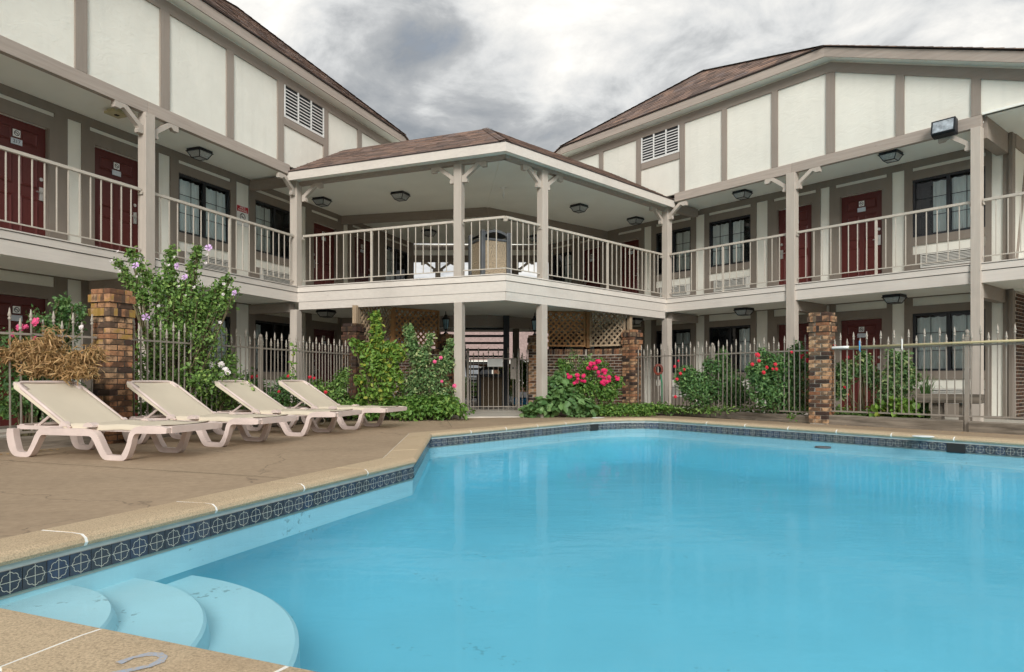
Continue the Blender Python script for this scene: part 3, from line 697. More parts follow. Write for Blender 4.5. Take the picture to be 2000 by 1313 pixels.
def tabs(mb, quad, expo=.14, tw=.30, th=.010):
    """shingle tabs on the roof plane bottom-left, bottom-right, top-right, top-left (3-D points)"""
    bl, br_, tr, tl = [Vector(q) for q in quad]; H = max((tl - bl).length, (tr - br_).length)
    up = ((tl + tr) / 2 - (bl + br_) / 2); nrm = (br_ - bl).cross(tl - bl if (tl - bl).length > .01 else tr - bl).normalized()
    if nrm.z < 0: nrm = -nrm
    # height of the plane measured perpendicular to the eave
    e = (br_ - bl).normalized(); hp = (tl - bl) - e * (tl - bl).dot(e) if (tl - bl).length > .01 else (tr - bl) - e * (tr - bl).dot(e)
    n = max(1, int(hp.length / expo)); v = hp.normalized(); st = hp.length / n
    for r in range(n):
        f0, f1 = r / n, min(1, (r + 1.15) / n)
        l0, r0 = bl.lerp(tl, f0), br_.lerp(tr, f0); l1, r1 = bl.lerp(tl, f1), br_.lerp(tr, f1)
        x = (l0 - bl).dot(e); xe = (r0 - bl).dot(e); xl1, xr1 = (l1 - bl).dot(e), (r1 - bl).dot(e)
        x -= random.uniform(0, tw) if r else 0
        xs0 = (l0 - bl).dot(e)
        while x < xe:
            a, b = max(x, xs0), min(x + tw * random.uniform(.75, 1.2), xe)
            x = b + .004 if b > x else x + .05
            if b - a < .02: continue
            t_ = th * random.uniform(.7, 1.5)
            ua, ub = min(max(a, xl1), xr1), min(max(b, xl1), xr1)
            dz = random.uniform(-.008, .008)
            p0, p1 = bl + e * a + v * (st * r + dz), bl + e * b + v * (st * r + dz); q0, q1 = bl + e * ua + v * (st * r + st * 1.15 if f1 < 1 else hp.length), bl + e * ub + v * (st * r + st * 1.15 if f1 < 1 else hp.length)
            A, B, C, D = p0 + nrm * t_, p1 + nrm * t_, q1 + nrm * .001, q0 + nrm * .001
            i = [mb.P(*w_) for w_ in (A, B, C, D, p0, p1)]
            mb.f += [[i[0], i[1], i[2], i[3]], [i[4], i[5], i[1], i[0]]]; mb.m += [mb.k, mb.k]

def wing(name, label, C, ang, d, S0, S1, posts, verts, doors, wins, strips, vent, apex, clip, extra_ac, AY, AZ):
    root = thing(name, label, 'building', (C.x, C.y, 0), R(ang))
    # ---- room walls on both floors
    for z0, zt, tr in ((0.0, ZB0, (2.235, 2.40)), (ZF, ZC, (5.01, 5.08))):
        up = z0 > 1; holes, cream = [], []
        for x0, x1, hd, num in doors: holes.append((x0 - .012, x1 + .012, z0, z0 + 2.04)); cream.append((x0 - .10, x1 + .10, *tr))
        for w_ in wins:
            x0, x1 = w_[:2]; zs, ze = z0 + .90, z0 + 2.08
            holes.append((x0, x1, zs, ze)); cream.append((x0, x1, *tr))
            cream.append((x0, x1, z0 + .54, z0 + .73)); holes.append((x0 + .14, x1 - .01, z0 + .245, z0 + .535))
        for x0, x1 in strips: cream.append((x0, x1, z0 + .03, tr[1]))
        mb = MB(); carve(mb, S0, S1, z0, zt, d, d + .12, holes); mb.obj('wall', 'cream', root)
        mb = MB(); carve(mb, S0, S1, z0 - (.0 if up else .02), zt - .002, d - .028, d - .001, holes + cream); mb.obj('wall_boards', 'trim', root)
        for x0, x1, hd, num in doors: add_door(root, x0, x1, z0, d, hd, num if up else None)
        for w_ in wins:
            x0, x1 = w_[:2]; add_window(root, x0, x1, z0 + .90, z0 + 2.08, d, w_[2] if up else w_[3])
            add_ac(root, x0 + .15, x1 - .02, z0 + .25, z0 + .53, d, extra_ac)
    MB().box(S0, S1, d + .55, d + 5.5, 0, ZC).obj('rear_block', 'trim', root)
    MB().box(S0, S0 + .1, d + .12, d + .55, 0, ZC).box(S1 - .1, S1, d + .12, d + .55, 0, ZC).obj('end_wall', 'cream', root)
    # ---- balcony
    e0, e1 = (S0, .0) if S0 < -8 else (.0, 9.6)
    MB().box(e0, e1, .07, d - .03, ZB0 + .03, ZF - .005).obj('balcony_floor', 'concrete', root)
    MB().box(e0, e1, .03, d - .0295, ZB0, ZB0 + .028).obj('ground_ceiling', 'ceiling', root)
    pb = [e0] + [v for p_ in posts for v in p_] + [e1]; spans = [(pb[q], pb[q + 1]) for q in range(0, len(pb), 2) if pb[q + 1] - pb[q] > .05]
    for x0, x1 in spans:
        MB().box(x0, x1, .0, .03, ZB0 - .005, ZMID - .014).obj('fascia_board', 'beige', root)
        MB().box(x0, x1, -.014, .03, ZMID, ZL - .028).obj('fascia_board', 'beige', root)
        MB().box(x0, x1, -.030, .06, ZL - .018, ZL).obj('ledge', 'beige', root)
    # ---- upper ceiling, header, posts, brackets, railings
    h0, h1 = (S0, -.25) if S0 < -8 else (.25, 6.75)
    MB().box(h0 - (0 if S0 < -8 else .3), h1 + (.3 if S0 < -8 else 0), .105, d + .4, ZC + .001, ZC + .03).obj('upper_ceiling', 'ceiling', root)
    hb = sorted([h0, h1] + [p_[0] + .09 for p_ in posts if h0 < p_[0] < h1 - .4])
    for x0, x1 in zip(hb, hb[1:]): MB().box(x0 + .002, x1 - .002, 0, .10, ZH0, ZH1).obj('header_beam', 'header', root, bevel=.006)
    for x0, x1 in posts:
        MB().box(x0, x1, -.045, .13, -.08, ZH0).obj('post', 'beige_v', root, bevel=.006)
        bracket(root, None, (0, 0, 0), x0, -1, .0, .085, ZH0)
        if x1 < 6.6: bracket(root, None, (0, 0, 0), x1, 1, .0, .085, ZH0)
    for x0, x1 in spans: railing(root, None, (0, 0, 0), x0 + .02, x1 - .02, .05, 0)
    # ---- gable wall above the balcony
    slope = .40; ZP, ZS = 7.02, 7.22
    c0, c1 = clip; E0, E1 = -9.0, 9.0
    def ztop(x, z): return z - slope * max(0, c0 - x, x - c1)
    b0 = -8.2 if S0 < -8 else -5.2; b1 = 8.2 if S0 > -8 else 5.8
    # the wall stands on the header; over the side passage of the right wing it is lower
    prof_ = [(b0, ZH1 - .01), (min(b1, 9.0), ZH1 - .01)] + [(x, ztop(x, ZS + .06)) for x in (b1, c1, c0, b0)]
    MB().prism(prof_, .035, .10).obj('gable_wall', 'cream', root)
    for x0, x1 in verts:
        zt0, zt1 = ztop(x0, ZP), ztop(x1, ZP)
        zb = ZH1 + .004
        MB().prism([(x0, zb), (x1, zb), (x1, zt1), (x0, zt0)], .004, .035).obj('timber', 'taupe_v', root)
    for x0, x1 in ((b0, c0), (c0, c1), (c1, b1)):
        if x1 - x0 < .05: continue
        MB().prism([(x0, ztop(x0, ZP)), (x1, ztop(x1, ZP)), (x1, ztop(x1, ZS)), (x0, ztop(x0, ZS))], .006, .035).obj('timber', 'taupe', root)
    vx0, vx1, vz0, vz1 = vent
    MB().box(vx0, vx1, .005, .036, vz0 - .17, vz0 - .005).obj('timber', 'taupe', root)
    ve = MB(); ve.box(vx0 + .0, vx1, .030, .034, vz0, ZP); ve.k = 1
    for q in range(4): xx = vx0 + (vx1 - vx0 - .03) * q / 3; ve.box(xx, xx + .03, .0, .03, vz0, ZP)
    ve.box(vx0, vx1, -.002, .03, vz0 - .004, vz0 + .02)
    vo = ve.obj('gable_vent', ['void', 'white'], root)
    for q in range(3):
        xa = vx0 + (vx1 - vx0 - .03) * q / 3 + .032; xb = vx0 + (vx1 - vx0 - .03) * (q + 1) / 3 - .002
        lm = MB(); lm.face([(xa, -.004, -.014), (xb, -.004, -.014), (xb, .024, .012), (xa, .024, .012)]); lm.face([(xa, -.004, -.014), (xb, -.004, -.014), (xb, -.004, .008), (xa, -.004, .008)]); lm = lm.mesh('slat', 'white')
        for k in range(9): link('slat', lm, vo, loc=(0, 0, vz0 + .035 + (ZP - vz0 - .05) * k / 9))
    # eaves: soffit, fascia board, drip edge, shingles
    OV = .25
    for x0, x1 in ((b0, c0), (c0, c1), (c1, b1)):
        if x1 - x0 < .05: continue
        MB().prism([(x0, ztop(x0, ZS + .040)), (x1, ztop(x1, ZS + .040)), (x1, ztop(x1, ZS + .07)), (x0, ztop(x0, ZS + .07))], -OV + .03, .1).obj('soffit', 'ceiling', root)
        MB().prism([(x0, ztop(x0, ZS + .035)), (x1, ztop(x1, ZS + .035)), (x1, ztop(x1, ZS + .22)), (x0, ztop(x0, ZS + .22))], -OV, -OV + .03).obj('fascia_board', 'header', root)
    ZE = ZS + .245
    ro = MB()
    A, Bp, T = (c0, -OV - .03, ZE), (c1, -OV - .03, ZE), (apex, AY, AZ)
    ro.face([A, Bp, T])
    for cx, sx in ((c0, b0), (c1, b1)):
        zl = ZE - slope * abs(sx - cx)
        if abs(sx - cx) > .05: ro.face([(cx, -OV - .03, ZE), (sx, -OV - .03, zl), (sx, 6, zl), (apex, 6, AZ), T])
    ro.prism([(c0, ZE - .018), (c1, ZE - .018), (c1, ZE - .002), (c0, ZE - .002)], -OV - .028, -.1)
    roof = ro.obj('roof', 'roofedge', root)
    sh = MB(); tabs(sh, (A, Bp, T, T)); 
    for cx, sx in ((c0, b0), (c1, b1)):
        zl = ZE - slope * abs(sx - cx); 
        if abs(sx - cx) < .05: continue
        n = int(abs(sx - cx) / .15)
        for q in range(n):   # courses stepping down the rake
            xa = cx + (sx - cx) * q / n; xb = cx + (sx - cx) * (q + 1.1) / n
            za, zb = ZE - slope * abs(xa - cx), ZE - slope * abs(xb - cx)
            y0 = -OV - .045 + random.uniform(-.006, .006)
            sh.prism([(xa, za + .002), (xb, zb + .002), (xb, zb + .020), (xa, za + .010)], y0, y0 + random.uniform(.9, 1.6))
    so_ = sh.obj('shingles', 'shingle', roof); so_['kind'] = 'stuff'
    hc = MB()
    for cx in (c0, c1):
        a, b = Vector((cx, -OV - .03, ZE)), Vector(T); dv = (b - a).normalized(); sd = dv.cross(Vector((0, 0, 1))).normalized() * .10
        L_ = (b - a).length; k = int(L_ / .2)
        for q in range(k):
            p0 = a + dv * (L_ * q / k) + Vector((0, 0, .016)); p1 = a + dv * (L_ * (q + 1.1) / k) + Vector((0, 0, .008))
            hc.face([p0 - sd - Vector((0, 0, .03)), p0, p1, p1 - sd - Vector((0, 0, .03))]); hc.face([p0, p0 + sd - Vector((0, 0, .03)), p1 + sd - Vector((0, 0, .03)), p1])
    hc.obj('hip_cap', 'shingle', roof)
    return root

half = ((0, .46), (.54, 1)); lef = ((0, .47),); rig = ((.53, 1),); both = ((0, .30), (.60, 1))
VL = [(-6.56, -6.38), (-5.06, -4.87), (-3.56, -3.37), (-2.06, -1.88), (-.63, -.44), (.94, 1.12), (2.34, 2.52), (3.8, 3.98)]
lw = wing('left_wing', 'two-storey motel wing behind the loungers with maroon doors and a white gable vent', CL, AL, 1.30, -9.0, 7.52, [(-3.895, -3.71)], VL,
     [(-5.50, -4.58, 'r', '217'), (-3.77, -2.86, 'r', None), (2.27, 3.22, 'l', None), (4.10, 5.02, 'r', None)],
     [(-2.0, -.615, half, half), (.136, 1.525, ((0, .45),), ((0, .2),)), (5.76, 7.14, lef, lef)],
     [(-4.262, -4.012), (-2.469, -2.198), (-.449, -.058), (1.72, 1.95), (3.559, 3.783)], (-.42, .95, 6.335, 6.95), .41, (-4.7, 4.22), False, 2.12, 9.52)
VR = [(-.97, -.82), (.405, .55), (1.587, 1.722), (2.834, 2.977), (4.032, 4.209), (5.359, 5.507), (6.592, 6.735), (7.9, 8.04), (-2.3, -2.15)]
rw = wing('right_wing', 'two-storey motel wing behind the spiked fence with a clipped brown gable and floodlight', CR, AR, 1.45, -5.9, 6.80, [(3.193, 3.387), (6.595, 6.75)], VR,
     [(2.192, 3.026, 'l', None), (3.678, 4.549, 'r', None), (-2.75, -2.07, 'r', None), (-4.35, -3.58, 'l', None)],
     [(.284, 1.484, ((0, .44), (.54, .82)), ((.70, 1),)), (5.146, 6.42, ((.25, .47), (.53, 1)), half), (-1.447, -.282, ((.5, 1),), ((.5, 1),)), (-5.70, -4.80, rig, rig)],
     [(-.12, .146), (1.636, 1.935), (3.228, 3.438), (4.753, 4.991), (6.516, 6.70), (-1.868, -1.61)], (-.803, .39, 6.36, 6.97), .28, (-3.55, 4.12), True, 1.22, 8.76)
# cross beams from posts back to the wall
for root, d, xs in ((lw, 1.30, ((-3.89, -3.72, 2.20, ZB0 - .002),)), (rw, 1.45, ((3.20, 3.38, 2.20, ZB0 - .002), (6.60, 6.745, 2.17, ZB0 - .004), (6.60, 6.795, 4.96, 5.338)))):
    for x0, x1, z0, z1 in xs: MB().box(x0, x1, .132, d - .03, z0, z1).obj('cross_beam', 'taupe', root)
# right wing: side passage end wall, brick below and half-timbered above, passage soffit
MB().box(6.80, 6.86, 1.38, 1.56, 0, ZH1 - .008).obj('corner_board', 'trim', rw)
MB().box(6.80, 6.84, 1.56, 7, ZF, ZH1).obj('end_panel', 'cream', rw)
for y0, y1 in ((2.35, 2.50), (3.6, 3.75), (4.9, 5.05)): MB().box(6.84, 6.865, y0, y1, ZF, 5.1).obj('timber', 'taupe_v', rw)
for y0, y1 in ((1.6, 2.35), (2.52, 3.6)):
    MB().prism([(y0, ZF + .1), (y0 + .1, ZF + .1), (y1, 4.9), (y1 - .1, 4.9)], 6.841, 6.86, 'yz').obj('timber', 'taupe_v', rw)
MB().box(6.84, 6.875, 1.56, 7, 5.1, ZH1).obj('timber', 'taupe', rw)
MB().box(6.76, 9.6, .0, 7, ZH1 - .01, ZH1 + .03).obj('passage_ceiling', 'ceiling', rw)
MB().box(6.87, 9.6, 1.42, 7, ZB0 + .001, ZF - .006).obj('passage_floor', 'concrete', rw)
MB().box(6.87, 9.6, 1.42, 7, ZB0 - .03, ZB0 - .0).obj('ground_ceiling', 'ceiling', rw)
MB().box(6.80, 6.84, 1.56, 7, 0, ZB0).obj('brick_core', 'mortar_lt', rw)
BRM = MB().box(-.097, .097, -.045, .045, -.028, .028).mesh('brick', 'brick'); BRD = BRM.copy(); BRD.materials.clear(); BRD.materials.append(M['brick_dk'])
for c in range(34):
    for q in range(8):
        y = 1.68 + q * .205 + (.1 if c % 2 else 0)
        link('brick', BRD, rw, loc=(6.80 + random.uniform(-.003, .003), y, .035 + c * .0695), rot=(0, 0, R(90)))
# ------------------------------------------------------------------ corner pavilion and breezeway
OFF = (PW.x, PW.y, 0)
pav = thing('corner_pavilion', 'two-storey open corner gallery with a low hipped roof joining both wings', 'gallery', (PW.x, PW.y, 0))
def px(F, p_px):    # distance along an edge line of the point seen at that column
    a = F(0, 0); b = F(1, 0); k = (p_px - 1000) / FPX
    # a.x + t*(b.x-a.x) = k*(a.y + t*(b.y-a.y))
    return (k * a.y - a.x) / ((b.x - a.x) - k * (b.y - a.y))
farL, farR = FL(7.5, 1.28), FR(-5.85, 1.43)
plate = [FL(0, .0), PW, CR, FR(0, 1.43), farR, farL, FL(0, 1.28)]
def inset(F, L_, d0): return F(0, d0), F(L_, d0)
flp = [FPL(.02, .08), PW + Vector((.0, .09)), FPR(LPR - .02, .08), FR(0, 1.42), farR, farL, FL(0, 1.27)]
MB(None, OFF).prism([tuple(p) for p in flp], 2.455, 2.742, 'xy').obj('floor_slab', 'concrete', pav)
MB(None, OFF).prism([tuple(p) for p in flp], 2.405, 2.452, 'xy').obj('ground_ceiling', 'ceiling', pav)
MB(None, OFF).prism([tuple(p) for p in flp], 5.205, 5.26, 'xy').obj('upper_ceiling', 'ceiling', pav)
sPL, sPR = px(FPL, 894), px(FPR, 1064)
for F, L_, ang, mid in ((FPL, LPL, APL, sPL), (FPR, LPR, APR, sPR)):
    e0, e1 = (.0, L_ - .0)
    # mitred at the prow: left boards stop at the prow, right boards start there
    MB(F, OFF).box(e0, e1, .0, .03, 2.42, ZMID - .014).obj('fascia_board', 'beige', pav)
    MB(F, OFF).box(e0, e1 - (.01 if F is FPL else 0), -.014, .03, ZMID, ZL - .028).obj('fascia_board', 'beige', pav)
    MB(F, OFF).box(e0, e1 - (.02 if F is FPL else 0), -.030, .06, ZL - .018, ZL).obj('ledge', 'beige', pav)
    MB(F, OFF).box(e0 + .02, e1 - .02, .012, .14, 2.25, 2.416).obj('edge_beam', 'beige', pav)
    MB(F, OFF).box(e0 + .02, e1 - .02, .02, .13, 4.98, 5.2).obj('eave_beam', 'header', pav)
    MB(F, OFF).box(mid - .085, mid + .085, -.0, .16, -.06, 2.25).obj('post', 'beige_v', pav, bevel=.006)
    MB(F, OFF).box(mid - .085, mid + .085, -.02, .14, ZL - .02, 4.98).obj('post', 'beige_v', pav, bevel=.006)
    for sd in (-1, 1): bracket(pav, F, OFF, mid + sd * .085, sd, .02, .10, 4.98)
    for a, b in ((.12 if F is FPL else .04, mid - .1), (mid + .1, L_ - (.04 if F is FPL else .12))):
        railing(pav, F, OFF, a, b, .05, R(ang), thick=(b - a) > 2.2)
# corner posts carry both the wing and the pavilion
for F, x, o_ in ((FL, 0.02, 1), (FR, -.02, -1)):
    MB(F, OFF).box(x - .09, x + .09, -.03, .15, -.08, 2.25).obj('post', 'beige_v', pav, bevel=.006)
    MB(F, OFF).box(x - .09, x + .09, -.03, .15, ZL - .03, 5.10).obj('post', 'beige_v', pav, bevel=.006)
    bracket(pav, F, OFF, x - o_ * .09, -o_, -.0, .085, 5.10)
    MB(F, OFF).box(x - .08, x + .08, .152, 1.27, 5.0, ZC - .032).obj('cross_beam', 'taupe', pav)
    MB(F, OFF).box(x - .08, x + .08, .152, 1.27, 2.2, 2.40).obj('cross_beam', 'taupe', pav)
bracket(pav, FPL, OFF, .10, 1, .02, .10, 4.98); bracket(pav, FPR, OFF, LPR - .10, -1, .02, .10, 4.98)
# roof: eaves .28 out, ridges 1.8 m in, parallel to the edges
EO, EOR, RI, ZE0, ZR = .30, .23, 1.80, 5.20, 6.33
def meet(F1, y1, F2, y2):
    a, b, c, d = F1(0, y1), F1(1, y1), F2(0, y2), F2(1, y2); u, v = b - a, d - c
    t = ((c.x - a.x) * v.y - (c.y - a.y) * v.x) / (u.x * v.y - u.y * v.x); return a + u * t
EP, RP = meet(FPL, -EO, FPR, -EOR), meet(FPL, RI, FPR, RI); BP = meet(FPL, 2 * RI + EO, FPR, 2 * RI + EO)
EL, RL_ = FPL(-.04, -EO), FPL(-.06, RI); ER, RR = FPR(LPR + .04, -EOR), FPR(LPR + .06, RI); BL_, BR_ = FPL(0, 2 * RI + EO), FPR(LPR, 2 * RI + EO)
P3 = lambda p, z: Vector((p.x, p.y, z))
ro = MB(None, OFF)
Lq = (P3(EL, ZE0), P3(EP, ZE0), P3(RP, ZR), P3(RL_, ZR)); Rq = (P3(EP, ZE0), P3(ER, ZE0), P3(RR, ZR), P3(RP, ZR))
ro.face(Lq); ro.face(Rq); ro.face((P3(RL_, ZR), P3(RP, ZR), P3(BP, ZE0 + .2), P3(BL_, ZE0 + .2))); ro.face((P3(RP, ZR), P3(RR, ZR), P3(BR_, ZE0 + .2), P3(BP, ZE0 + .2)))
ro.face((P3(RL_, ZR), P3(BL_, ZE0 + .2), P3(EL, ZE0))); ro.face((P3(RR, ZR), P3(ER, ZE0), P3(BR_, ZE0 + .2)))
roof = ro.obj('roof', 'roofedge', pav)
sh = MB(None, OFF); tabs(sh, Lq, .125); tabs(sh, Rq, .125); o = sh.obj('shingles', 'shingle', roof); o['kind'] = 'stuff'
hc = MB(None, OFF); a, b = P3(EP, ZE0 + .02), P3(RP, ZR + .02); dv = (b - a).normalized(); sd = dv.cross(Vector((0, 0, 1))).normalized() * .12
for q in range(12):
    p0 = a.lerp(b, q / 12) + Vector((0, 0, .012)); p1 = a.lerp(b, (q + 1.08) / 12)
    hc.face([p0 - sd - Vector((0, 0, .035)), p0, p1, p1 - sd - Vector((0, 0, .035))]); hc.face([p0, p0 + sd - Vector((0, 0, .035)), p1 + sd - Vector((0, 0, .035)), p1])
hc.obj('hip_cap', 'shingle', roof)
for F, x0, x1 in ((FPL, -.04, LPL), (FPR, 0, LPR + .04)):
    t0, t1 = (F(x0, -EO), EP) if F is FPL else (EP, F(x1, -EOR))
    iF = meet(FPL, -EO + .03, FPR, -EOR + .03); u0, u1 = (F(x0, -EO + .03), iF) if F is FPL else (iF, F(x1, -EOR + .03))
    MB(None, OFF).prism([tuple(t0), tuple(t1), tuple(u1), tuple(u0)], 5.005, 5.18, 'xy').obj('eave_fascia', 'beige', pav)
    MB(None, OFF).prism([tuple(t0 + (t0 - u0) * .5), tuple(t1 + (t1 - u1) * .5), tuple(u1), tuple(u0)], 5.183, 5.198, 'xy').obj('drip_edge', 'roofedge', pav)
    iM = meet(FPL, .02, FPR, .02); v0, v1 = (F(x0, .02), iM) if F is FPL else (iM, F(x1, .02))
    MB(None, OFF).prism([tuple(u0), tuple(u1), tuple(v1), tuple(v0)], 5.06, 5.075, 'xy').obj('soffit', 'ceiling', pav)
# V-shaped inner beams on both floors, ceiling seam
V0, V1, V2 = Vector((-4.69, 18.39)), Vector((-.64, 17.45)), Vector((3.0, 20.4))
for z0, z1 in ((4.975, 5.203), (2.10, 2.403)):
    for a, b in ((V0, V1), (V1, V2)):
        d_ = (b - a).normalized(); n2 = Vector((-d_.y, d_.x)) * .09
        MB(None, OFF).prism([tuple(a), tuple(b), tuple(b + n2), tuple(a + n2)], z0, z1, 'xy').obj('inner_beam', 'taupe', pav)
sm = MB(None, OFF); a, b = meet(FPL, .15, FPR, .15), V1; d_ = (b - a).normalized(); n2 = Vector((-d_.y, d_.x)) * .025
sm.prism([tuple(a - n2), tuple(b - n2), tuple(b + n2), tuple(a + n2)], 5.192, 5.2045, 'xy'); sm.obj('ceiling_seam', 'ceiling', pav)
# back of the breezeway: header with a cream band, pier, outer gallery post with braces
bx0, bx1 = farL.x - .1, farR.x + .1
def back(z0, z1, m, y0=22.38, y1=22.5, x0=bx0, x1=bx1, nm='portal_board'): MB(None, OFF).box(x0, x1, y0, y1, z0, z1).obj(nm, m, pav)
back(4.66, 4.85, 'trim'); back(4.85, 5.04, 'cream', 22.40); back(5.04, 5.2, 'trim')
back(ZF, 4.66, 'trim', x0=-.02, x1=.22, nm='portal_pier'); back(-.05, 2.41, 'trim', x0=.02, x1=.24, nm='portal_pier')
MB(None, OFF).box(-4.2, 2.4, 22.5, 24.6, 5.2, 5.25).obj('outer_ceiling', 'ceiling', pav)
MB(None, OFF).box(-4.2, 2.4, 22.3, 24.6, 2.45, 2.74).obj('outer_floor', 'concrete', pav)
MB(None, OFF).box(-4.2, 2.4, 24.4, 24.5, 4.98, 5.2).obj('outer_header', 'taupe', pav)
idf = lambda x, y: Vector((x, y))
for xx in (-2.70,):
    MB(None, OFF).box(xx - .09, xx + .09, 24.38, 24.52, -.05, 4.98).obj('post', 'beige_v', pav)
    for sd in (-1, 1): bracket(pav, idf, OFF, xx + sd * .09, sd, 24.4, 24.48, 4.98)
bracket(pav, idf, OFF, .22, 1, 22.42, 22.48, 4.66)
# steel stair rising towards the courtyard
st = thing('stair', 'dark open-riser steel stair inside the breezeway behind the gate', 'stairs', (-.75, 18.6, 0))
for sx in (-.60, .60):
    MB().prism([(17.75 - 18.6, 2.40), (17.75 - 18.6, 2.12), (21.9 - 18.6, -.03), (22.2 - 18.6, -.03), (22.2 - 18.6, .05)], sx - .03, sx + .03, 'yz').obj('stringer', 'iron', st)
tm = MB().box(-.57, .57, -.13, .13, -.03, .02).mesh('tread', 'iron')
for q in range(13): link('tread', tm, st, loc=(0, 17.95 - 18.6 + q * .315, 2.28 - q * .178))
for sx in (-.60,):
    MB().tube([(sx, 17.9 - 18.6, 2.25), (sx, 17.9 - 18.6, 2.38)], .02, 6).obj('handrail', 'iron', st)
MB().box(.52, .68, -.95, -.83, -.02, 2.40).box(-.66, -.56, -.95, -.85, -.02, 2.4).obj('stair_post', 'iron', st)

# ------------------------------------------------------------------ lamps, signs, fittings
def lamp_mesh():
    mb = MB(); t = .165
    mb.box(-t, t, -t, t, -.045, 0); mb.box(-t - .012, t + .012, -t - .012, t + .012, -.058, -.043)
    lo = .10; zt, zb = -.058, -.165
    for sx, sy in ((-1, -1), (1, -1), (1, 1), (-1, 1)):
        mb.tube([(sx * (t - .008), sy * (t - .008), zt), (sx * lo, sy * lo, zb)], .009, 4)
    for (ax, ay), (bx, by) in (((-1, -1), (1, -1)), ((1, -1), (1, 1)), ((1, 1), (-1, 1)), ((-1, 1), (-1, -1))):
        mb.tube([(ax * lo, ay * lo, zb), (bx * lo, by * lo, zb)], .009, 4)
    return mb.mesh('lamp_frame', 'iron')
def lamp_glass():
    mb = MB(); t, lo, zt, zb = .155, .095, -.058, -.163
    a = [(-t, -t, zt), (t, -t, zt), (t, t, zt), (-t, t, zt)]; b = [(-lo, -lo, zb), (lo, -lo, zb), (lo, lo, zb), (-lo, lo, zb)]
    for q in range(4): mb.face([a[q], a[(q + 1) % 4], b[(q + 1) % 4], b[q]])
    mb.face(b); return mb.mesh('lamp_glass', 'lampglass')
LF, LG = lamp_mesh(), lamp_glass()
LAMPS = [(390, 293, ZC, AL, 'black lantern on the upper ceiling between the left brace post and the gallery'),
 (629, 388, 5.205, AL, 'black lantern on the gallery ceiling beside the left corner post'), (782, 377, 5.205, APL, 'black lantern on the gallery ceiling left of the white hanging fitting'),
 (1131, 401, 5.205, APR, 'black lantern on the gallery ceiling right of the white hanging fitting'), (1241, 426, 5.205, AR, 'black lantern on the gallery ceiling beside the right corner post'),
 (1450, 374, ZC, AR, 'black lantern on the upper ceiling of the right wing near the gallery'), (1740, 298, ZC, AR, 'black lantern on the upper ceiling under the floodlight'),
 (838, 450, 5.205, APL, 'black lantern inside the breezeway beyond the inner beam, over the left doors'), (874, 487, 5.205, APL, 'small black lantern hung at the far end of the breezeway'), (1045, 461, 5.205, APR, 'black lantern inside the breezeway beyond the pebble bin'),
 (637, 606, 2.404, AL, 'black lantern on the ground-floor ceiling beside the left lattice'), (1239, 622, 2.404, AR, 'black lantern on the ground-floor ceiling beside the right lattice'),
 (1453, 602, ZB0, AR, 'black lantern on the ground-floor ceiling above the red roses'), (1747, 576, ZB0, AR, 'black lantern on the ground-floor ceiling above the maroon door by the pole')]
for x, y, z, a, lab in LAMPS:
    Y = FPX * (z - CH) / (HY - y); p = at(x, y, Y)
    t = thing('ceiling_lamp', lab, 'lamp', (p.x, p.y, z - .002), R(a), 'lanterns fixed to the gallery ceilings')
    link('lamp_frame', LF, t); link('lamp_glass', LG, t)
# emergency light on the left ceiling, hanging fitting at the prow
p = at(228, 226, FPX * (ZC - CH) / (HY - 216)); t = thing('smoke_alarm', 'yellowed square alarm box on the upper ceiling behind the left post brace', 'alarm', (p.x, p.y, ZC), R(AL))
MB().box(-.10, .10, -.10, .10, -.035, -.0).prism([(-.13, -.13), (.13, -.13), (.13, .13), (-.13, .13)], -.075, -.036, 'xy').obj('alarm_box', 'plate', t).data.materials[0] = m_plain('yellowed plastic', (.50, .46, .28), .6)
MB().box(-.03, .03, -.03, .03, -.085, -.0755).obj('alarm_grille', 'ink', t)
Y = FPX * (5.205 - CH) / (HY - 366); p = at(983, 366, Y); t = thing('ceiling_sensor', 'slim white fitting hanging from the gallery ceiling at the prow', 'sensor', (p.x, p.y, 5.205), 0)
MB().box(-.06, .06, -.03, .03, -.03, 0).box(-.02, .03, -.02, .02, -.20, -.03).obj('sensor_body', 'white', t); MB().tube([(.005, 0, -.20), (.005, 0, -.26)], .012, 6).obj('sensor_tip', 'white', t)
# floodlight on the right header
fp = FR(6.22, -.02); t = thing('floodlight', 'rectangular floodlight with a pale ribbed lens on the right header beam', 'floodlight', (fp.x, fp.y, 5.24), R(AR))
f = MB(); c, s_ = math.cos(R(12)), math.sin(R(12))
f.prism([(-.03, -.16), (-.17, -.13), (-.20, -.10), (-.15, .14), (-.03, .12)], -.19, .19, 'yz'); f.obj('housing', 'iron', t, bevel=.01)
f = MB(); f.face([(-.165, -.201, -.085), (.165, -.201, -.085), (.165, -.160, .118), (-.165, -.160, .118)]); f.obj('lens', 'lampglass', t).data.materials[0] = m_plain('floodlight lens', (.34, .38, .41), .12, var=.45, scale=14)
r_ = MB()
for x0, x1, z0, z1 in ((-.19, .19, -.10, -.085), (-.19, .19, .118, .138)):
    y_ = lambda z: -.2015 + (z + .085) * (.041 / .203)
    r_.face([(x0, y_(z0) - .004, z0), (x1, y_(z0) - .004, z0), (x1, y_(z1) - .004, z1), (x0, y_(z1) - .004, z1)])
for x0 in (-.19, .165): r_.face([(x0, -.2055, -.085), (x0 + .025, -.2055, -.085), (x0 + .025, -.164, .118), (x0, -.164, .118)])
r_.obj('bezel', 'iron', t)
MB().box(-.04, .04, -.03, .02, -.1, .08).obj('mounting', 'iron', t)
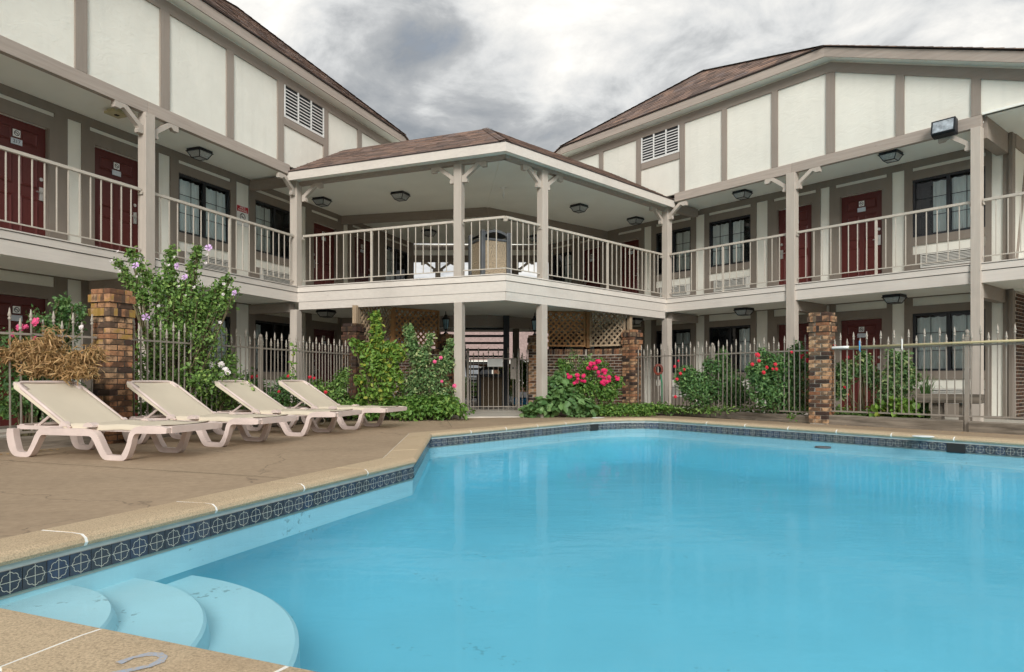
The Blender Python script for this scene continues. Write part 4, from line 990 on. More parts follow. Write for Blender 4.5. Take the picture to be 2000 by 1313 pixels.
# no smoking sign on the left wing
sp = FL(-.245, 1.30 - .0); t = thing('no_smoking_sign', 'white no smoking sign with a red header on the cream strip between the left windows', 'sign', (sp.x, sp.y, 4.36), R(AL))
MB().box(-.185, .185, -.009, -.001, -.225, .225).obj('sign_board', 'white', t, bevel=.0)
MB().box(-.172, .172, -.0115, -.0092, .085, .213).obj('sign_header', 'red', t)
text_part('-NO-', .085, 'white', t, (0, -.0118, .178)); text_part('SMOKING', .062, 'white', t, (0, -.0118, .118))
rg = MB()
for q in range(24):
    t0, t1 = 2 * math.pi * q / 24, 2 * math.pi * (q + 1) / 24; cz = -.025
    rg.face([(.085 * math.cos(t0), -.0105, cz + .085 * math.sin(t0)), (.085 * math.cos(t1), -.0105, cz + .085 * math.sin(t1)), (.066 * math.cos(t1), -.0105, cz + .066 * math.sin(t1)), (.066 * math.cos(t0), -.0105, cz + .066 * math.sin(t0))])
rg.face([(-.055, -.0112, .04), (-.043, -.0112, .05), (.055, -.0112, -.09), (.043, -.0112, -.10)]); rg.face([(-.05, -.0118, -.035), (.035, -.0118, -.035), (.035, -.0118, -.018), (-.05, -.0118, -.018)])
rg.obj('sign_symbol', 'ink', t)
bd = MB(); bd.box(-.175, .175, -.0105, -.0092, -.215, -.211).box(-.175, -.171, -.0105, -.0092, -.211, .084).box(.171, .175, -.0105, -.0092, -.211, .084).box(-.17, .17, -.0105, -.0092, -.132, -.129); bd.obj('sign_border', 'ink', t)
# ------------------------------------------------------------------ brick pillars, walls, lattice, fences
BW, BH, PS = .196, .058, .315
BRS = MB().box(-BW / 2, BW / 2, -.0485, .0485, -BH / 2, BH / 2).mesh('brick', 'brick')
BRSD = BRS.copy(); BRSD.materials[0] = M['brick_dk']; BRSL = BRS.copy(); BRSL.materials[0] = M['brick_lichen']
ROW = MB().box(-.031, .031, -.05, .05, -.047, .047).mesh('brick', 'brick'); ROWD = ROW.copy(); ROWD.materials[0] = M['brick_dk']; ROWL = ROW.copy(); ROWL.materials[0] = M['brick_lichen']
def pillar(c, ang, label, ztop=1.85, z0=-.05, dark=False, lichen=False, lite=False):
    t = thing('brick_pillar', label, 'pillar', (c[0], c[1], z0), R(ang), 'square brick fence pillars')
    H = ztop - z0; h = PS / 2
    MB().box(-h + .012, h - .012, -h + .012, h - .012, 0, H - .02).obj('mortar_core', 'mortar' if not lite else 'mortar_lt', t)
    caps = .067 + .105 + .067 + .105; pitch = .069; nC = int((H - caps - .0) / pitch); z = H - caps - nC * pitch
    def course(zc, k, m, grow=0.0):
        g = h + grow
        for q in range(4):
            a = q * math.pi / 2; sgn = 1 if k % 2 else -1
            # pinwheel: each brick runs along one face from one corner
            x = sgn * (-g + BW / 2 + .0); y = -g + .0485
            cx, cy = x * math.cos(a) - y * math.sin(a), x * math.sin(a) + y * math.cos(a)
            link('brick', (BRS if lichen and random.random() < .55 else m), t, loc=(cx + random.uniform(-.0015, .0015), cy + random.uniform(-.0015, .0015), zc), rot=(0, 0, a + random.uniform(-.008, .008)))
    bm_, bl_ = (BRSD, BRSD) if dark else (BRS, BRSL if lichen else BRS); rm_ = ROWD if dark else (ROWL if lichen else ROW)
    if z > .02: course(z - pitch / 2, 1, bm_)
    for k in range(nC): course(z + pitch * k + pitch / 2, k, bl_ if k > nC - 6 else bm_)
    zc = z + nC * pitch
    for part in (0, 1):
        # projecting row of bricks on end
        zz_ = zc + .0525; g = h + .026; n = 5; stp = (2 * g - .10) / n
        for q in range(4):
            a = q * math.pi / 2
            for j in range(n):
                x = -g + .031 + .003 + j * (2 * g - .10 - .004) / n; y = -g + .05
                cx, cy = x * math.cos(a) - y * math.sin(a), x * math.sin(a) + y * math.cos(a)
                link('brick', (ROW if lichen and random.random() < .6 else rm_), t, loc=(cx, cy, zz_), rot=(0, 0, a + random.uniform(-.01, .01))).scale = (.93, 1, 1)
        MB().box(-g + .012, g - .012, -g + .012, g - .012, zc, zc + .1).obj('mortar_core', 'mortar', t)
        zc += .105; course(zc + .0335, part, bl_, .0); zc += .067
    MB().box(-h + .01, h - .01, -h + .01, h - .01, zc - .02, zc - .004).obj('mortar_core', 'mortar', t)
    return t
aL, aR = AL, AR
pillar((-4.98, 8.35), aL, 'brick pillar with yellow lichen on its cap behind the first lounger', lichen=True)
pillar((-3.31, 14.02), aL, 'sooty brick pillar beside the lime green shrub', 1.89, dark=True)
pillar((5.43, 11.75), aR, 'clean tan brick pillar at the pool edge where the yellow pole starts', 1.9, lite=True)
pillar((2.85, 15.95), aR, 'brick pillar under the lattice post beside the hot pink roses', 1.90)
pillar((.56, 16.45), APR + 135 - 90, 'brick pillar carrying a lantern at the right of the gate', 1.80, dark=False, lite=True)
pillar((-1.62, 16.42), APL, 'brick pillar at the left of the gate half hidden by the gallery post', 1.83)
WB = MB().box(-.097, .097, -.03, .03, -.0275, .0275).mesh('brick', 'brick_dk')
WS = MB().box(-.029, .029, -.035, .035, -.065, .065).mesh('brick', 'brick')
def brick_wall(a, b, label, ztop=1.48):
    a, b = Vector(a), Vector(b); L_ = (b - a).length; ang = math.atan2((b - a).y, (b - a).x)
    t = thing('brick_wall', label, 'wall', (a.x, a.y, -.05), ang)
    MB().box(0, L_, -.045, .045, 0, ztop + .03).obj('mortar_core', 'mortar_lt', t)
    n = int((ztop - .13) / .068)
    for k in range(n + 1):
        x = (.1 if k % 2 else 0.0) + .0
        while x < L_ - .1:
            if x + .1 <= L_: link('brick', WB, t, loc=(x + .1, -.022, .035 + k * .068))
            x += .206
    for j in range(int(L_ / .064)): link('brick', WS, t, loc=(.034 + j * .064, -.018, ztop - .035))
    return t, L_, ang
LC, RC = Vector((-2.80, 15.60)), Vector((1.875, 16.60))
walls = [((-3.25, 14.19), (LC.x, LC.y), 'sooty brick garden wall behind the lime green shrub'), ((LC.x + .03, LC.y), (-1.78, 16.36), 'brick garden wall behind the pale pink rose shrub'),
         ((.72, 16.45), (RC.x - .03, RC.y), 'brick garden wall behind the broad-leaved plants right of the gate'), ((RC.x + .02, RC.y - .02), (2.71, 16.04), 'short brick garden wall behind the hot pink roses')]
for a, b, lab in walls: brick_wall(a, b, lab)
def lattice(a, b, label, m, z0=1.53, z1=2.40, posts=(True, True)):
    a, b = Vector(a), Vector(b); L_ = (b - a).length; ang = math.atan2((b - a).y, (b - a).x); H = z1 - z0
    t = thing('lattice_screen', label, 'lattice', (a.x, a.y, z0), ang, 'wooden lattice panels')
    for x0, x1, za, zb in ((.0, L_, 0, .04), (.0, L_, H - .05, H), (0, .045, .04, H - .05), (L_ - .045, L_, .04, H - .05)):
        MB().box(x0, x1, -.022, .022, za, zb).obj('frame_bar', m, t)
    sp = .105; wd = .042; k = 0
    x0, x1, y0, y1 = .045, L_ - .045, .04, H - .05
    for sgn, yy in ((1, -.008), (-1, .003)):
        c = (x0 - y1 if sgn > 0 else x0 + y0)
        while c < (x1 - y0 if sgn > 0 else x1 + y1):
            # line x - sgn*z = c
            if sgn > 0: za, zb = max(y0, x0 - c), min(y1, x1 - c); pa, pb = (c + za, za), (c + zb, zb)
            else: za, zb = max(y0, c - x1), min(y1, c - x0); pa, pb = (c - za, za), (c - zb, zb)
            if zb - za > .05:
                MB().band([pa, pb], wd, yy, yy + .009).obj('slat', m, t)
            c += sp * math.sqrt(2) * .97
    return t
lattice((-3.25, 14.19), (LC.x, LC.y), 'weathered lattice screen running back from the sooty pillar', 'lattice_w')
lattice((LC.x + .04, LC.y), (-1.78, 16.36), 'brown oiled lattice screen above the pale pink rose shrub', 'lattice')
lattice((.72, 16.45), (RC.x - .06, RC.y), 'brown lattice screen beside the lantern pillar', 'lattice')
lattice((RC.x + .05, RC.y - .04), (2.71, 16.04), 'greying lattice screen above the hot pink roses', 'lattice_w')
for p, lab, m in (((LC.x, LC.y), 'oiled corner post between the left lattice screens', 'lattice'), ((RC.x, RC.y), 'oiled corner post between the right lattice screens', 'lattice')):
    tag(MB().box(-.05, .05, -.05, .05, 0, .89).obj('lattice_post', m, None, loc=(p[0], p[1], 1.50), rot=(0, 0, R(15)), bevel=.004), lab, 'post')
for p, a, lab in (((-3.29, 14.08), AL, 'flaking white post standing on the sooty brick pillar'), ((2.81, 16.02), AR, 'flaking white post standing on the pillar by the hot pink roses')):
    tag(MB().box(-.045, .045, -.045, .045, 0, .40).obj('lattice_post', 'lattice_w', None, loc=(p[0], p[1], 1.88), rot=(0, 0, R(a)), bevel=.004), lab, 'post')
# lantern on the gate pillar, another behind the left lattice
def lantern(p, lab):
    t = thing('pillar_lantern', lab, 'lantern', p)
    b = MB(); b.lathe([(.06, 0), (.05, .03), (.02, .05), (.02, .10), (.055, .12), (.055, .13)], 8)
    for q in range(4):
        a_ = q * math.pi / 2 + .4; b.tube([(.05 * math.cos(a_), .05 * math.sin(a_), .13), (.085 * math.cos(a_), .085 * math.sin(a_), .36)], .007, 4)
    for q in range(2):
        a_ = q * math.pi + .3; b.tube([(.03 * math.cos(a_), .03 * math.sin(a_), .09), (.12 * math.cos(a_), .12 * math.sin(a_), .10), (.13 * math.cos(a_), .13 * math.sin(a_), .19)], .007, 4)
    b.lathe([(.11, .36), (.10, .38), (.045, .43), (.035, .47), (.012, .48), (.008, .55), (.002, .57)], 8); b.obj('lantern_frame', 'iron', t)
    g = MB(); g.lathe([(.045, .13), (.075, .355)], 4); g.obj('lantern_glass', 'lampglass', t).data.materials[0] = m_plain('blue lantern glass', (.30, .48, .55), .2, var=.2)
    return t
lantern((.56, 16.45, 1.80), 'black carriage lantern with bluish glass on the brick pillar right of the gate')
lantern((-1.62, 16.42, 1.83), 'black carriage lantern glimpsed through the brown left lattice')
# ---- iron fences
PK = {}
def picket_mesh(h):
    if h not in PK: PK[h] = MB().box(-.007, .007, -.007, .007, 0, h).mesh('picket', 'rail_dk')
    return PK[h]
M['finial'] = m_plain('finial paint', (.37, .33, .275), .5, var=.1)
FIN = MB(); FIN.lathe([(.011, 0), (.018, .012), (.018, .025), (.011, .032), (.011, .04), (.021, .052), (.013, .085), (.007, .125), (.001, .14)], 6); FIN = FIN.mesh('finial', 'finial', smooth=True)
POSTM = MB(); POSTM.box(-.028, .028, -.028, .028, 0, 1.42); POSTM.lathe([(.03, 1.42), (.036, 1.44), (.02, 1.455), (.032, 1.485), (.030, 1.51), (.012, 1.53), (.001, 1.535)], 8); POSTM = POSTM.mesh('fence_post', 'rail_dk')
def fence(a, b, label, sp=.108, zr=1.255, zb=.13, post=None, group='spiked iron fence panels'):
    a, b = Vector(a), Vector(b); L_ = (b - a).length; ang = math.atan2((b - a).y, (b - a).x)
    t = thing('iron_fence', label, 'fence', (a.x, a.y, -.05), ang, group)
    MB().box(0, L_, -.012, .012, zr + .03, zr + .055).obj('rail', 'rail_dk', t); MB().box(0, L_, -.012, .012, zb + .05, zb + .075).obj('rail', 'rail_dk', t)
    n = max(2, round(L_ / sp))
    for q in range(n):
        x = L_ * (q + .5) / n; tall = q % 2
        h = zr + .055 + (.135 if tall else .03) - zb - .05
        p = link('picket', picket_mesh(round(h, 3)), t, loc=(x, .0, zb + .05), rot=(random.uniform(-.006, .006), random.uniform(-.008, .008), 0))
        link('finial', FIN, p, loc=(0, 0, h))
    for xx in (post or ()): link('fence_post', POSTM, t, loc=(xx, 0, 0))
    return t
uL = U(90 - AL); uR = Vector((math.cos(R(AR)), math.sin(R(AR))))
fl0 = Vector((-4.98, 8.35)) + uL * .16; fl1 = Vector((-3.31, 14.02)) - uL * .16
mid = fl0.lerp(fl1, (px(fr(fl0, math.degrees(math.atan2(*(fl1 - fl0).yx))), 509)) / (fl1 - fl0).length)
fence((-6.55, 5.85), (-5.08, 8.20), 'spiked iron fence in front of the dry brown branch left of the lichened pillar')
fence(fl0, mid, 'spiked iron fence in front of the mauve hibiscus')
fence(mid, fl1, 'spiked iron fence with a ball-topped post by the fourth lounger', post=(0.0,))
q5, q4 = Vector((5.43, 11.75)), Vector((2.85, 15.95))
d54 = (q4 - q5).normalized(); Fq = fr(q5, math.degrees(math.atan2(d54.y, d54.x))); xm = px(Fq, 1391); xe = (q4 - q5).length - .16
fence(Fq(xm, 0), Fq(xe, 0), 'spiked iron fence in front of the first red rose bush and the hose hanger')
fence(Fq(.16, 0), Fq(xm, 0), 'spiked iron fence with a ball-topped post in front of the second red rose bush', post=(xm - .17,))
Fs = fr(q5, AR); xn = px(Fs, 1889)
fence(Fs(.17, 0), Fs(xn, 0), 'spiked iron fence holding the yellow pole in front of the maroon ground-floor door', zb=.17)
fence(Fs(xn, 0), Fs(xn + 2.6, 0), 'spiked iron fence with a stout ball-topped post at the brick corner', zb=.17, post=(.0,))
# ---- timbers along the foot of the fence
TIM = {}
def timber(a, b, label, h=.15, w_=.15, off=0):
    a, b = Vector(a), Vector(b); L_ = (b - a).length; ang = math.atan2((b - a).y, (b - a).x)
    mb = MB(); n = 12
    for q in range(n):
        x0, x1 = L_ * q / n, L_ * (q + 1) / n
    prof_ = [(-w_ / 2, 0), (w_ / 2, 0), (w_ / 2, h - .02), (w_ / 2 - .03, h), (-w_ / 2 + .03, h), (-w_ / 2, h - .02)]
    rings = []
    for q in range(n + 1):
        j = [(random.uniform(-.005, .005), random.uniform(-.006, .006)) for _ in prof_]
        rings.append([mb.P(L_ * q / n, y + jy, max(0, z + jz) if z > 0 else 0) for (y, z), (jy, jz) in zip(prof_, j)])
    for A0, B0 in zip(rings, rings[1:]):
        for k in range(6): mb.f.append([A0[k], A0[(k + 1) % 6], B0[(k + 1) % 6], B0[k]]); mb.m.append(0)
    mb.f += [rings[0][::-1], rings[-1]]; mb.m += [0, 0]
    o = mb.obj('landscape_timber', 'timber', None, loc=(a.x, a.y, -.052), rot=(0, 0, ang))
    return tag(o, label, 'timber', 'weathered timbers at the fence foot')
timber((-6.5, 5.85), (-5.05, 8.15), 'grey timber edging under the first lounger by the rose bed'); timber(fl0, fl0.lerp(fl1, .62), 'grey timber edging behind the second and third loungers')
timber(fl0.lerp(fl1, .63), fl1, 'grey timber edging behind the fourth lounger')
timber(Fq(.17, 0), Fq(xm - .02, 0), 'weathered timber edging below the second red rose bush', .14); timber(Fq(xm + .02, 0), Fq(xe, 0), 'weathered timber edging below the first red rose bush', .14)
timber(Fs(.14, 0), Fs(xn - .04, 0), 'split weathered timber edging below the yellow pole', .17); timber(Fs(xn + .04, 0), Fs(xn + 2.6, 0), 'weathered timber edging beside the stout fence post', .16)
timber((1.45, 14.62), (2.52, 14.78), 'short timber edging half buried in ground cover below the hot pink roses', .11)
# ---- gate
GY = 16.22; gx0, gx1 = (914 - 1000) / FPX * GY, (1013 - 1000) / FPX * GY
t = thing('iron_gate', 'iron picket gate with a pale notice plate and lock box between the brick pillars', 'gate', (gx0, GY, -.05), R(1))
Lg = gx1 - gx0
for x in (0, Lg): link('gate_post', POSTM, t, loc=(x, 0, 0))
MB().box(.05, Lg - .05, -.012, .012, 1.26, 1.285).box(.05, Lg - .05, -.012, .012, .10, .125).box(.05, .075, -.012, .012, .125, 1.26).box(Lg - .075, Lg - .05, -.012, .012, .125, 1.26).obj('gate_frame', 'rail_dk', t)
for q in range(9):
    x = .075 + (Lg - .15) * (q + .5) / 9; p = link('picket', picket_mesh(1.38 if q % 2 else 1.26), t, loc=(x, .0, .03)); link('finial', FIN, p, loc=(0, 0, 1.38 if q % 2 else 1.26))
MB().box(.47, .84, -.022, -.014, 1.08, 1.27).obj('notice_plate', 'white', t)
mb = MB().box(Lg - .20, Lg - .075, -.05, .03, .78, 1.26); mb.obj('lock_box', 'rail_dk', t, bevel=.004)
MB().box(Lg - .155, Lg - .12, -.052, -.048, 1.02, 1.07).obj('keyhole', 'ink', t)
for a, b, lab in (((-1.45, GY), (gx0 - .03, GY), 'narrow iron fence strip between the gallery post and the gate'), ((gx1 + .03, GY + .05), (.42, GY + .08), 'narrow iron fence strip between the gate and the lantern pillar')):
    fence(a, b, lab, zb=.05, zr=1.21)

# ------------------------------------------------------------------ sun loungers
def lounger_parts():
    P = {}
    path = [(.02, .285), (.02, .20), (.045, .10), (.075, .045), (.12, .026), (.21, .026), (.245, .05), (.30, .15), (.345, .235), (.39, .262), (.50, .265), (.85, .265), (.93, .258), (.975, .215), (1.03, .11), (1.07, .045), (1.11, .026), (1.25, .026), (1.285, .05), (1.33, .15), (1.355, .245), (1.395, .292), (1.48, .305), (1.66, .305), (1.72, .30)]
    wid = [.075, .085, .085, .07, .05, .05, .05, .055, .06, .065, .07, .07, .07, .07, .065, .065, .052, .052, .06, .05, .05, .06, .075, .07, .05]
    W = .74
    def cr_(pts, k=3):
        P_ = [pts[0]] + list(pts) + [pts[-1]]; res = []
        for a_, b_, c_, d_ in zip(P_, P_[1:], P_[2:], P_[3:]):
            for q in range(k):
                t_ = q / k; res.append(tuple(.5 * (2 * b + (c - a) * t_ + (2 * a - 5 * b + 4 * c - d) * t_ ** 2 + (3 * b - a - 3 * c + d) * t_ ** 3) for a, b, c, d in zip(a_, b_, c_, d_)))
        return res + [tuple(pts[-1])]
    full = cr_([(x, z, w_) for (x, z), w_ in zip(path, wid)]); path = [(x, z) for x, z, w_ in full]; wid = [w_ for x, z, w_ in full]
    for nm, y0, y1 in (('near', .0, .065), ('far', W - .065, W)):
        mb = MB(); mb.band(path, wid, y0, y1); P['side_' + nm] = mb.mesh('side_frame', 'lounge', merge=True)
    mb = MB(); mb.box(.02, 1.70, .07, .11, .275, .315); mb.box(.02, 1.70, W - .11, W - .07, .275, .315)
    mb.box(.0, .06, .11, W - .11, .27, .325); mb.box(1.645, 1.725, .06, W - .06, .272, .336); mb.box(.58, .63, .11, W - .11, .275, .305)
    P['seat_frame'] = mb.mesh('seat_frame', 'lounge')
    n = 14; mb = MB()
    def surf(prof_, y0, y1, m=10, sag=.012, th=.006):
        rows = []
        for x, z in prof_:
            rows.append([(x, y0 + (y1 - y0) * j / m, z - sag * math.sin(math.pi * j / m) ** .7) for j in range(m + 1)])
        for a, b in zip(rows, rows[1:]):
            for j in range(m): mb.face([a[j], a[j + 1], b[j + 1], b[j]])
        for y in (y0, y1):   # hemmed side rolled over the rail
            for (xa, za), (xb, zb) in zip(prof_, prof_[1:]): mb.face([(xa, y, za), (xb, y, zb), (xb, y, zb - .055), (xa, y, za - .055)])
    surf([(.655 + (1.62 - .655) * q / n, .345 + .006 * math.sin(q)) for q in range(n + 1)], .055, W - .055)
    P['seat_sling'] = mb.mesh('seat_sling', 'sling', smooth=True, merge=True)
    mb = MB(); bx0, bz0, bx1, bz1 = .645, .335, .035, .752
    surf([(bx0 + (bx1 - bx0) * q / n, bz0 + (bz1 - bz0) * q / n) for q in range(n + 1)], .022, W - .022)
    P['back_sling'] = mb.mesh('back_sling', 'sling', smooth=True, merge=True)
    ux, uz = (bx1 - bx0), (bz1 - bz0); l_ = math.hypot(ux, uz); ux, uz = ux / l_, uz / l_
    mb = MB(); pts = [(bx0 + .02, .035, bz0 - .03), (bx1 + .10 * -ux, .035, bz1 - .10 * uz), (bx1 + .02 * -ux, .055, bz1 - .02 * uz + .002), (bx1 - .01, .11, bz1 + .004), (bx1 - .012, W / 2, bz1 + .006), (bx1 - .01, W - .11, bz1 + .004), (bx1 + .02 * -ux, W - .055, bz1 - .02 * uz + .002), (bx1 + .10 * -ux, W - .035, bz1 - .10 * uz), (bx0 + .02, W - .035, bz0 - .03)]
    mb.tube(pts, .017, 8)
    for y in (.015, W - .115): mb.prism([(bx1 - .015, bz1 + .012), (bx1 + .10, bz1 - .06), (bx1 + .085, bz1 - .085), (bx1 - .03, bz1 - .02)], y + .02, y + .08)
    P['back_frame'] = mb.mesh('back_frame', 'lounge', smooth=True)
    mb = MB()
    for y in (.12, W - .12): mb.tube([(.42, y, .47), (.20, y, .30)], .014, 6)
    mb.tube([(.20, .10, .315), (.20, W - .10, .315)], .016, 6); P['prop'] = mb.mesh('prop', 'lounge')
    for y in (-.004, W - .076):
        mb = MB(); mb.prism([(.90 + .055 * math.cos(t), .318 + .045 * math.sin(t)) for t in np.linspace(0, math.pi, 9)], y, y + .08); P['hinge_cover_a%.2f' % y] = mb.mesh('hinge_cover', 'lounge')
        mb = MB(); mb.prism([(.60 + .04 * math.cos(t), .318 + .05 * math.sin(t)) for t in np.linspace(0, math.pi, 9)], y + .02, y + .075); P['hinge_cover_b%.2f' % y] = mb.mesh('hinge_cover', 'lounge')
    return P
LP = lounger_parts()
labs = ['cream sling lounger in front of the lichened brick pillar', 'cream sling lounger second in line from the lichened pillar', 'cream sling lounger with a loose wire under its foot end, third from the lichened pillar', 'cream sling lounger at the end of the row beside the lime green shrub']
for k, (x, y) in enumerate(((-3.86, 6.55), (-3.47, 7.85), (-2.98, 9.27), (-2.52, 10.48))):
    a = R(-15 + (0, -1.5, 1, -1)[k]); u = Vector((math.cos(a), math.sin(a))); v = Vector((-u.y, u.x))
    o_ = Vector((x, y)) - u * 1.18 * 1.13 - v * .03
    t = thing('sun_lounger', labs[k], 'lounger', (o_.x, o_.y, ZD), a, 'resin sun loungers in a row'); t.scale = (1.13, 1.06, 1.0)
    for nm, me in LP.items():
        nme = 'side_frame' if nm.startswith('side_') else ('hinge_cover' if nm.startswith('hinge') else nm)
        link(nme, me, t, bevel=.008 if nme == 'side_frame' else 0)
    if k == 2: MB().tube([(1.50, .1, .26), (1.45, .25, .20), (1.36, .35, .15), (1.30, .42, .145)], .004, 5).obj('loose_wire', 'white', t)

# ------------------------------------------------------------------ bins, bench, pole and small things
def bin_(name, loc, rz, label, h, s_, agg, frame):
    t = thing(name, label, 'bin', loc, rz); q = s_ / 2
    MB().box(-q, q, -q, q, .03, h * .80).obj('aggregate_panel', agg, t)
    mb = MB()
    for sx in (-1, 1):
        for sy in (-1, 1): mb.box(sx * q - .045, sx * q + .045, sy * q - .045, sy * q + .045, 0, h * .97)
    mb.box(-q - .02, q + .02, -q - .02, q + .02, h * .78, h * .83)
    mb.obj('corner_frame', frame, t, bevel=.015)
    mb = MB(); n = 8
    for j in range(n):   # domed lid
        x0, x1 = -q - .02 + (2 * q + .04) * j / n, -q - .02 + (2 * q + .04) * (j + 1) / n
        z = lambda x: h * .90 + .10 * h * math.cos(x / (q + .02) * math.pi / 2)
        mb.face([(x0, -q - .03, z(x0)), (x1, -q - .03, z(x1)), (x1, q + .03, z(x1)), (x0, q + .03, z(x0))])
        for y in (-q - .03, q + .03): mb.face([(x0, y, z(x0) - .05), (x1, y, z(x1) - .05), (x1, y, z(x1)), (x0, y, z(x0))])
    mb.box(-q - .02, q + .02, -q - .02, -q + .02, h * .86, h * .92) if False else None
    mb.obj('lid', frame, t); MB().box(-q + .05, q - .05, -q + .05, q - .05, h * .80, h * .835).obj('liner', 'ink', t)
    return t
bin_('litter_bin', (-.47, 13.92, ZF), R(28), 'square pebble-dash litter bin with a grey hood on the upper gallery', 1.02, .58, 'pebble', 'plastic')
t = thing('litter_bin', 'dark brown pebble litter bin with an arched black handle behind the gate', 'bin', (-.56, 17.35, -.02), R(8))
MB().box(-.27, .27, -.27, .27, .03, .80).obj('aggregate_panel', 'pebble_dk', t)
mb = MB(); mb.box(-.33, -.27, -.30, .30, 0, .86); mb.box(.27, .33, -.30, .30, 0, .86); mb.box(-.27, .27, -.30, .30, .80, .88); mb.obj('corner_frame', 'iron', t, bevel=.02)
MB().tube([(-.30, 0, .84), (-.28, 0, .97), (-.20, 0, 1.03), (0, 0, 1.05), (.20, 0, 1.03), (.28, 0, .97), (.30, 0, .84)], .035, 8).obj('handle', 'iron', t)
# rough bench behind the right fence
bp = at(1868, 800, 10.55); t = thing('wooden_bench', 'rough weathered timber bench behind the stout fence post', 'bench', (bp.x, bp.y, -.06), R(AR + 8))
MB().box(-.52, .34, -.2, .2, .42, .56).obj('seat', 'timber', t, bevel=.012)
for x in (-.25, .12): MB().prism([(-.16, .0), (.16, .0), (.10, .42), (-.10, .42)], x - .07, x + .07, 'yz').obj('leg', 'timber', t)
# pole resting on the fence
a, b = Fs(.20, -.06), Fs(xn + 2.6, -.06)
t = thing('pool_pole', 'long yellow pole with a white end hung along the right fence', 'pole', (a.x, a.y, 1.275), math.atan2((b - a).y, (b - a).x)); Lp = (b - a).length
MB().tube([(.28, 0, -.002), (Lp, 0, .022)], .019, 8).obj('pole_shaft', 'yellow', t, smooth=True)
MB().tube([(0, 0, 0), (.02, 0, .0), (.20, 0, 0), (.29, 0, 0)], [.016, .022, .024, .023], 8).obj('pole_end', 'white', t, smooth=True)
for x in (.47, 1.12): MB().tube([(x, -.022, .10), (x + .005, -.028, .02), (x + .004, -.03, -.06), (x, 0, -.075)], .011, 6).obj('hook', 'bluecl' if x < 1 else 'white', t)
# hose hanger and hose
p = at(1286, 722, 15.1); t = thing('hose_reel', 'rust red hose coil hung behind the fence near the hot pink roses', 'hose', p)
mb = MB()
for r_ in (.075, .098): mb.tube([(r_ * math.cos(q), .02 * r_, 1.2 * r_ * math.sin(q)) for q in np.linspace(0, 2 * math.pi, 17)], .016, 5)
mb.obj('coil', 'hose', t); MB().tube([(.05, 0, -.10), (.08, 0, -.30), (.085, .02, -.75), (.04, .1, -.80)], .014, 6).obj('hose_tail', 'green', t); MB().box(-.012, .012, .02, .05, -.80, .10).obj('stake', 'rail_dk', t)
p0, p1 = Fq(.4, .5), Fq(2.6, .45)
# lids and small litter on the deck
for (x, y), lab in (((1803, 853), 'white round skimmer lid set in the deck beside the stout fence post'), ((1168, 817), 'white round skimmer lid set in the deck by the far pool corner')):
    Y = FPX * (CH - ZD) / (y - HY); p = at(x, y, Y); o = MB().lathe([(.13, 0), (.135, .006), (.12, .012), (.02, .013)], 20).obj('skimmer_lid', 'white', None, loc=(p.x, p.y, ZD)); tag(o, lab, 'lid')
Y = FPX * (CH - ZW) / (875 - HY); p = at(1607, 875, Y); o = MB(); o.tube([(.10 * math.cos(q), .10 * math.sin(q), 0) for q in np.linspace(0, 2 * math.pi, 21)], .012, 6); o.lathe([(.095, -.003), (.09, .004)], 16)
tag(o.obj('pool_float', 'plastic', None, loc=(p.x, p.y, ZW + .008)), 'dark round float ring on the water near the right pool edge', 'float')
rr = random.Random(3); lm = MB(); lm.face([(0, 0, 0), (.02, .012, .004), (.045, .002, .002), (.022, -.012, .005)]); lm = lm.mesh('fallen_leaf', 'dry')
deb = MB()
for k in range(240):
    side = rr.random() < .6
    q = (fl0.lerp(fl1, rr.uniform(-.35, 1)) if side else Fq(rr.uniform(-3, 3), 0)); off_ = Vector((uL.y, -uL.x)) * abs(rr.gauss(.12, .07)) if side else Vector((-.7, -.6)) * abs(rr.gauss(.10, .05))
    c = q + off_; s_ = rr.uniform(.006, .022); a = rr.uniform(0, 6)
    deb.face([(c.x + s_ * math.cos(a + j) , c.y + s_ * math.sin(a + j) * .7, ZD + .003 + rr.uniform(0, .008)) for j in (0, 1.7, 3.1, 4.6)])
o = deb.obj('leaf_litter', 'dry'); tag(o, 'scattered dry leaf litter along the foot of the timbers', 'litter', kind='stuff')

# ------------------------------------------------------------------ beyond the breezeway
t = thing('far_building', 'low building with a pinkish shingled mansard across the parking lot', 'building', (0, 40, 0))
MB().box(-14, 12, 0, .3, -.1, 1.75).obj('wall', 'brick_dk', t); MB().prism([(-.5, 1.72), (.3, 3.75), (4, 3.75), (4, 1.72)], -14, 12, 'yz').obj('roof', 'shingle', t).data.materials[0] = m_plain('pinkish shingle', (.31, .225, .205), .9, var=.18, scale=9, bmp=.5, bscale=14)
MB().box(-14, 12, -.56, -.48, 1.60, 1.80).obj('eave_board', 'cream', t)
for x in (-8, -5.2, -2.4, .4, 3.2, 6.0):
    o = MB().box(x, x + 1.3, -.06, -.004, .45, 1.45).obj('window', 'cream', t); MB().box(x + .1, x + 1.2, -.09, -.065, .55, 1.38).obj('pane', 'void', o)
t = thing('parked_car', 'pale silver car parked beyond the breezeway', 'car', (-2.35, 31.5, -.06), R(90))
body = [(-2.1, .28), (2.1, .28), (2.15, .55), (2.0, .78), (1.2, .88), (.55, 1.36), (-.9, 1.40), (-1.6, .98), (-2.1, .92), (-2.18, .6)]
MB().prism(body, -.85, .85).obj('body', 'car', t, bevel=.06)
MB().prism([(.45, .92), (1.05, .90), (.5, 1.30), (.42, 1.30)], -.86, .86).prism([(-1.35, .96), (.35, .93), (.35, 1.30), (-.85, 1.33)], -.858, .858).obj('window', 'pane', t).data.materials[0] = M['void']
wm = MB(); wm.k = 0
for q in range(1): wm.prism([(.32 * math.cos(a_), .32 + .32 * math.sin(a_)) for a_ in np.linspace(0, 2 * math.pi, 17)[:-1]], -.1, .1)
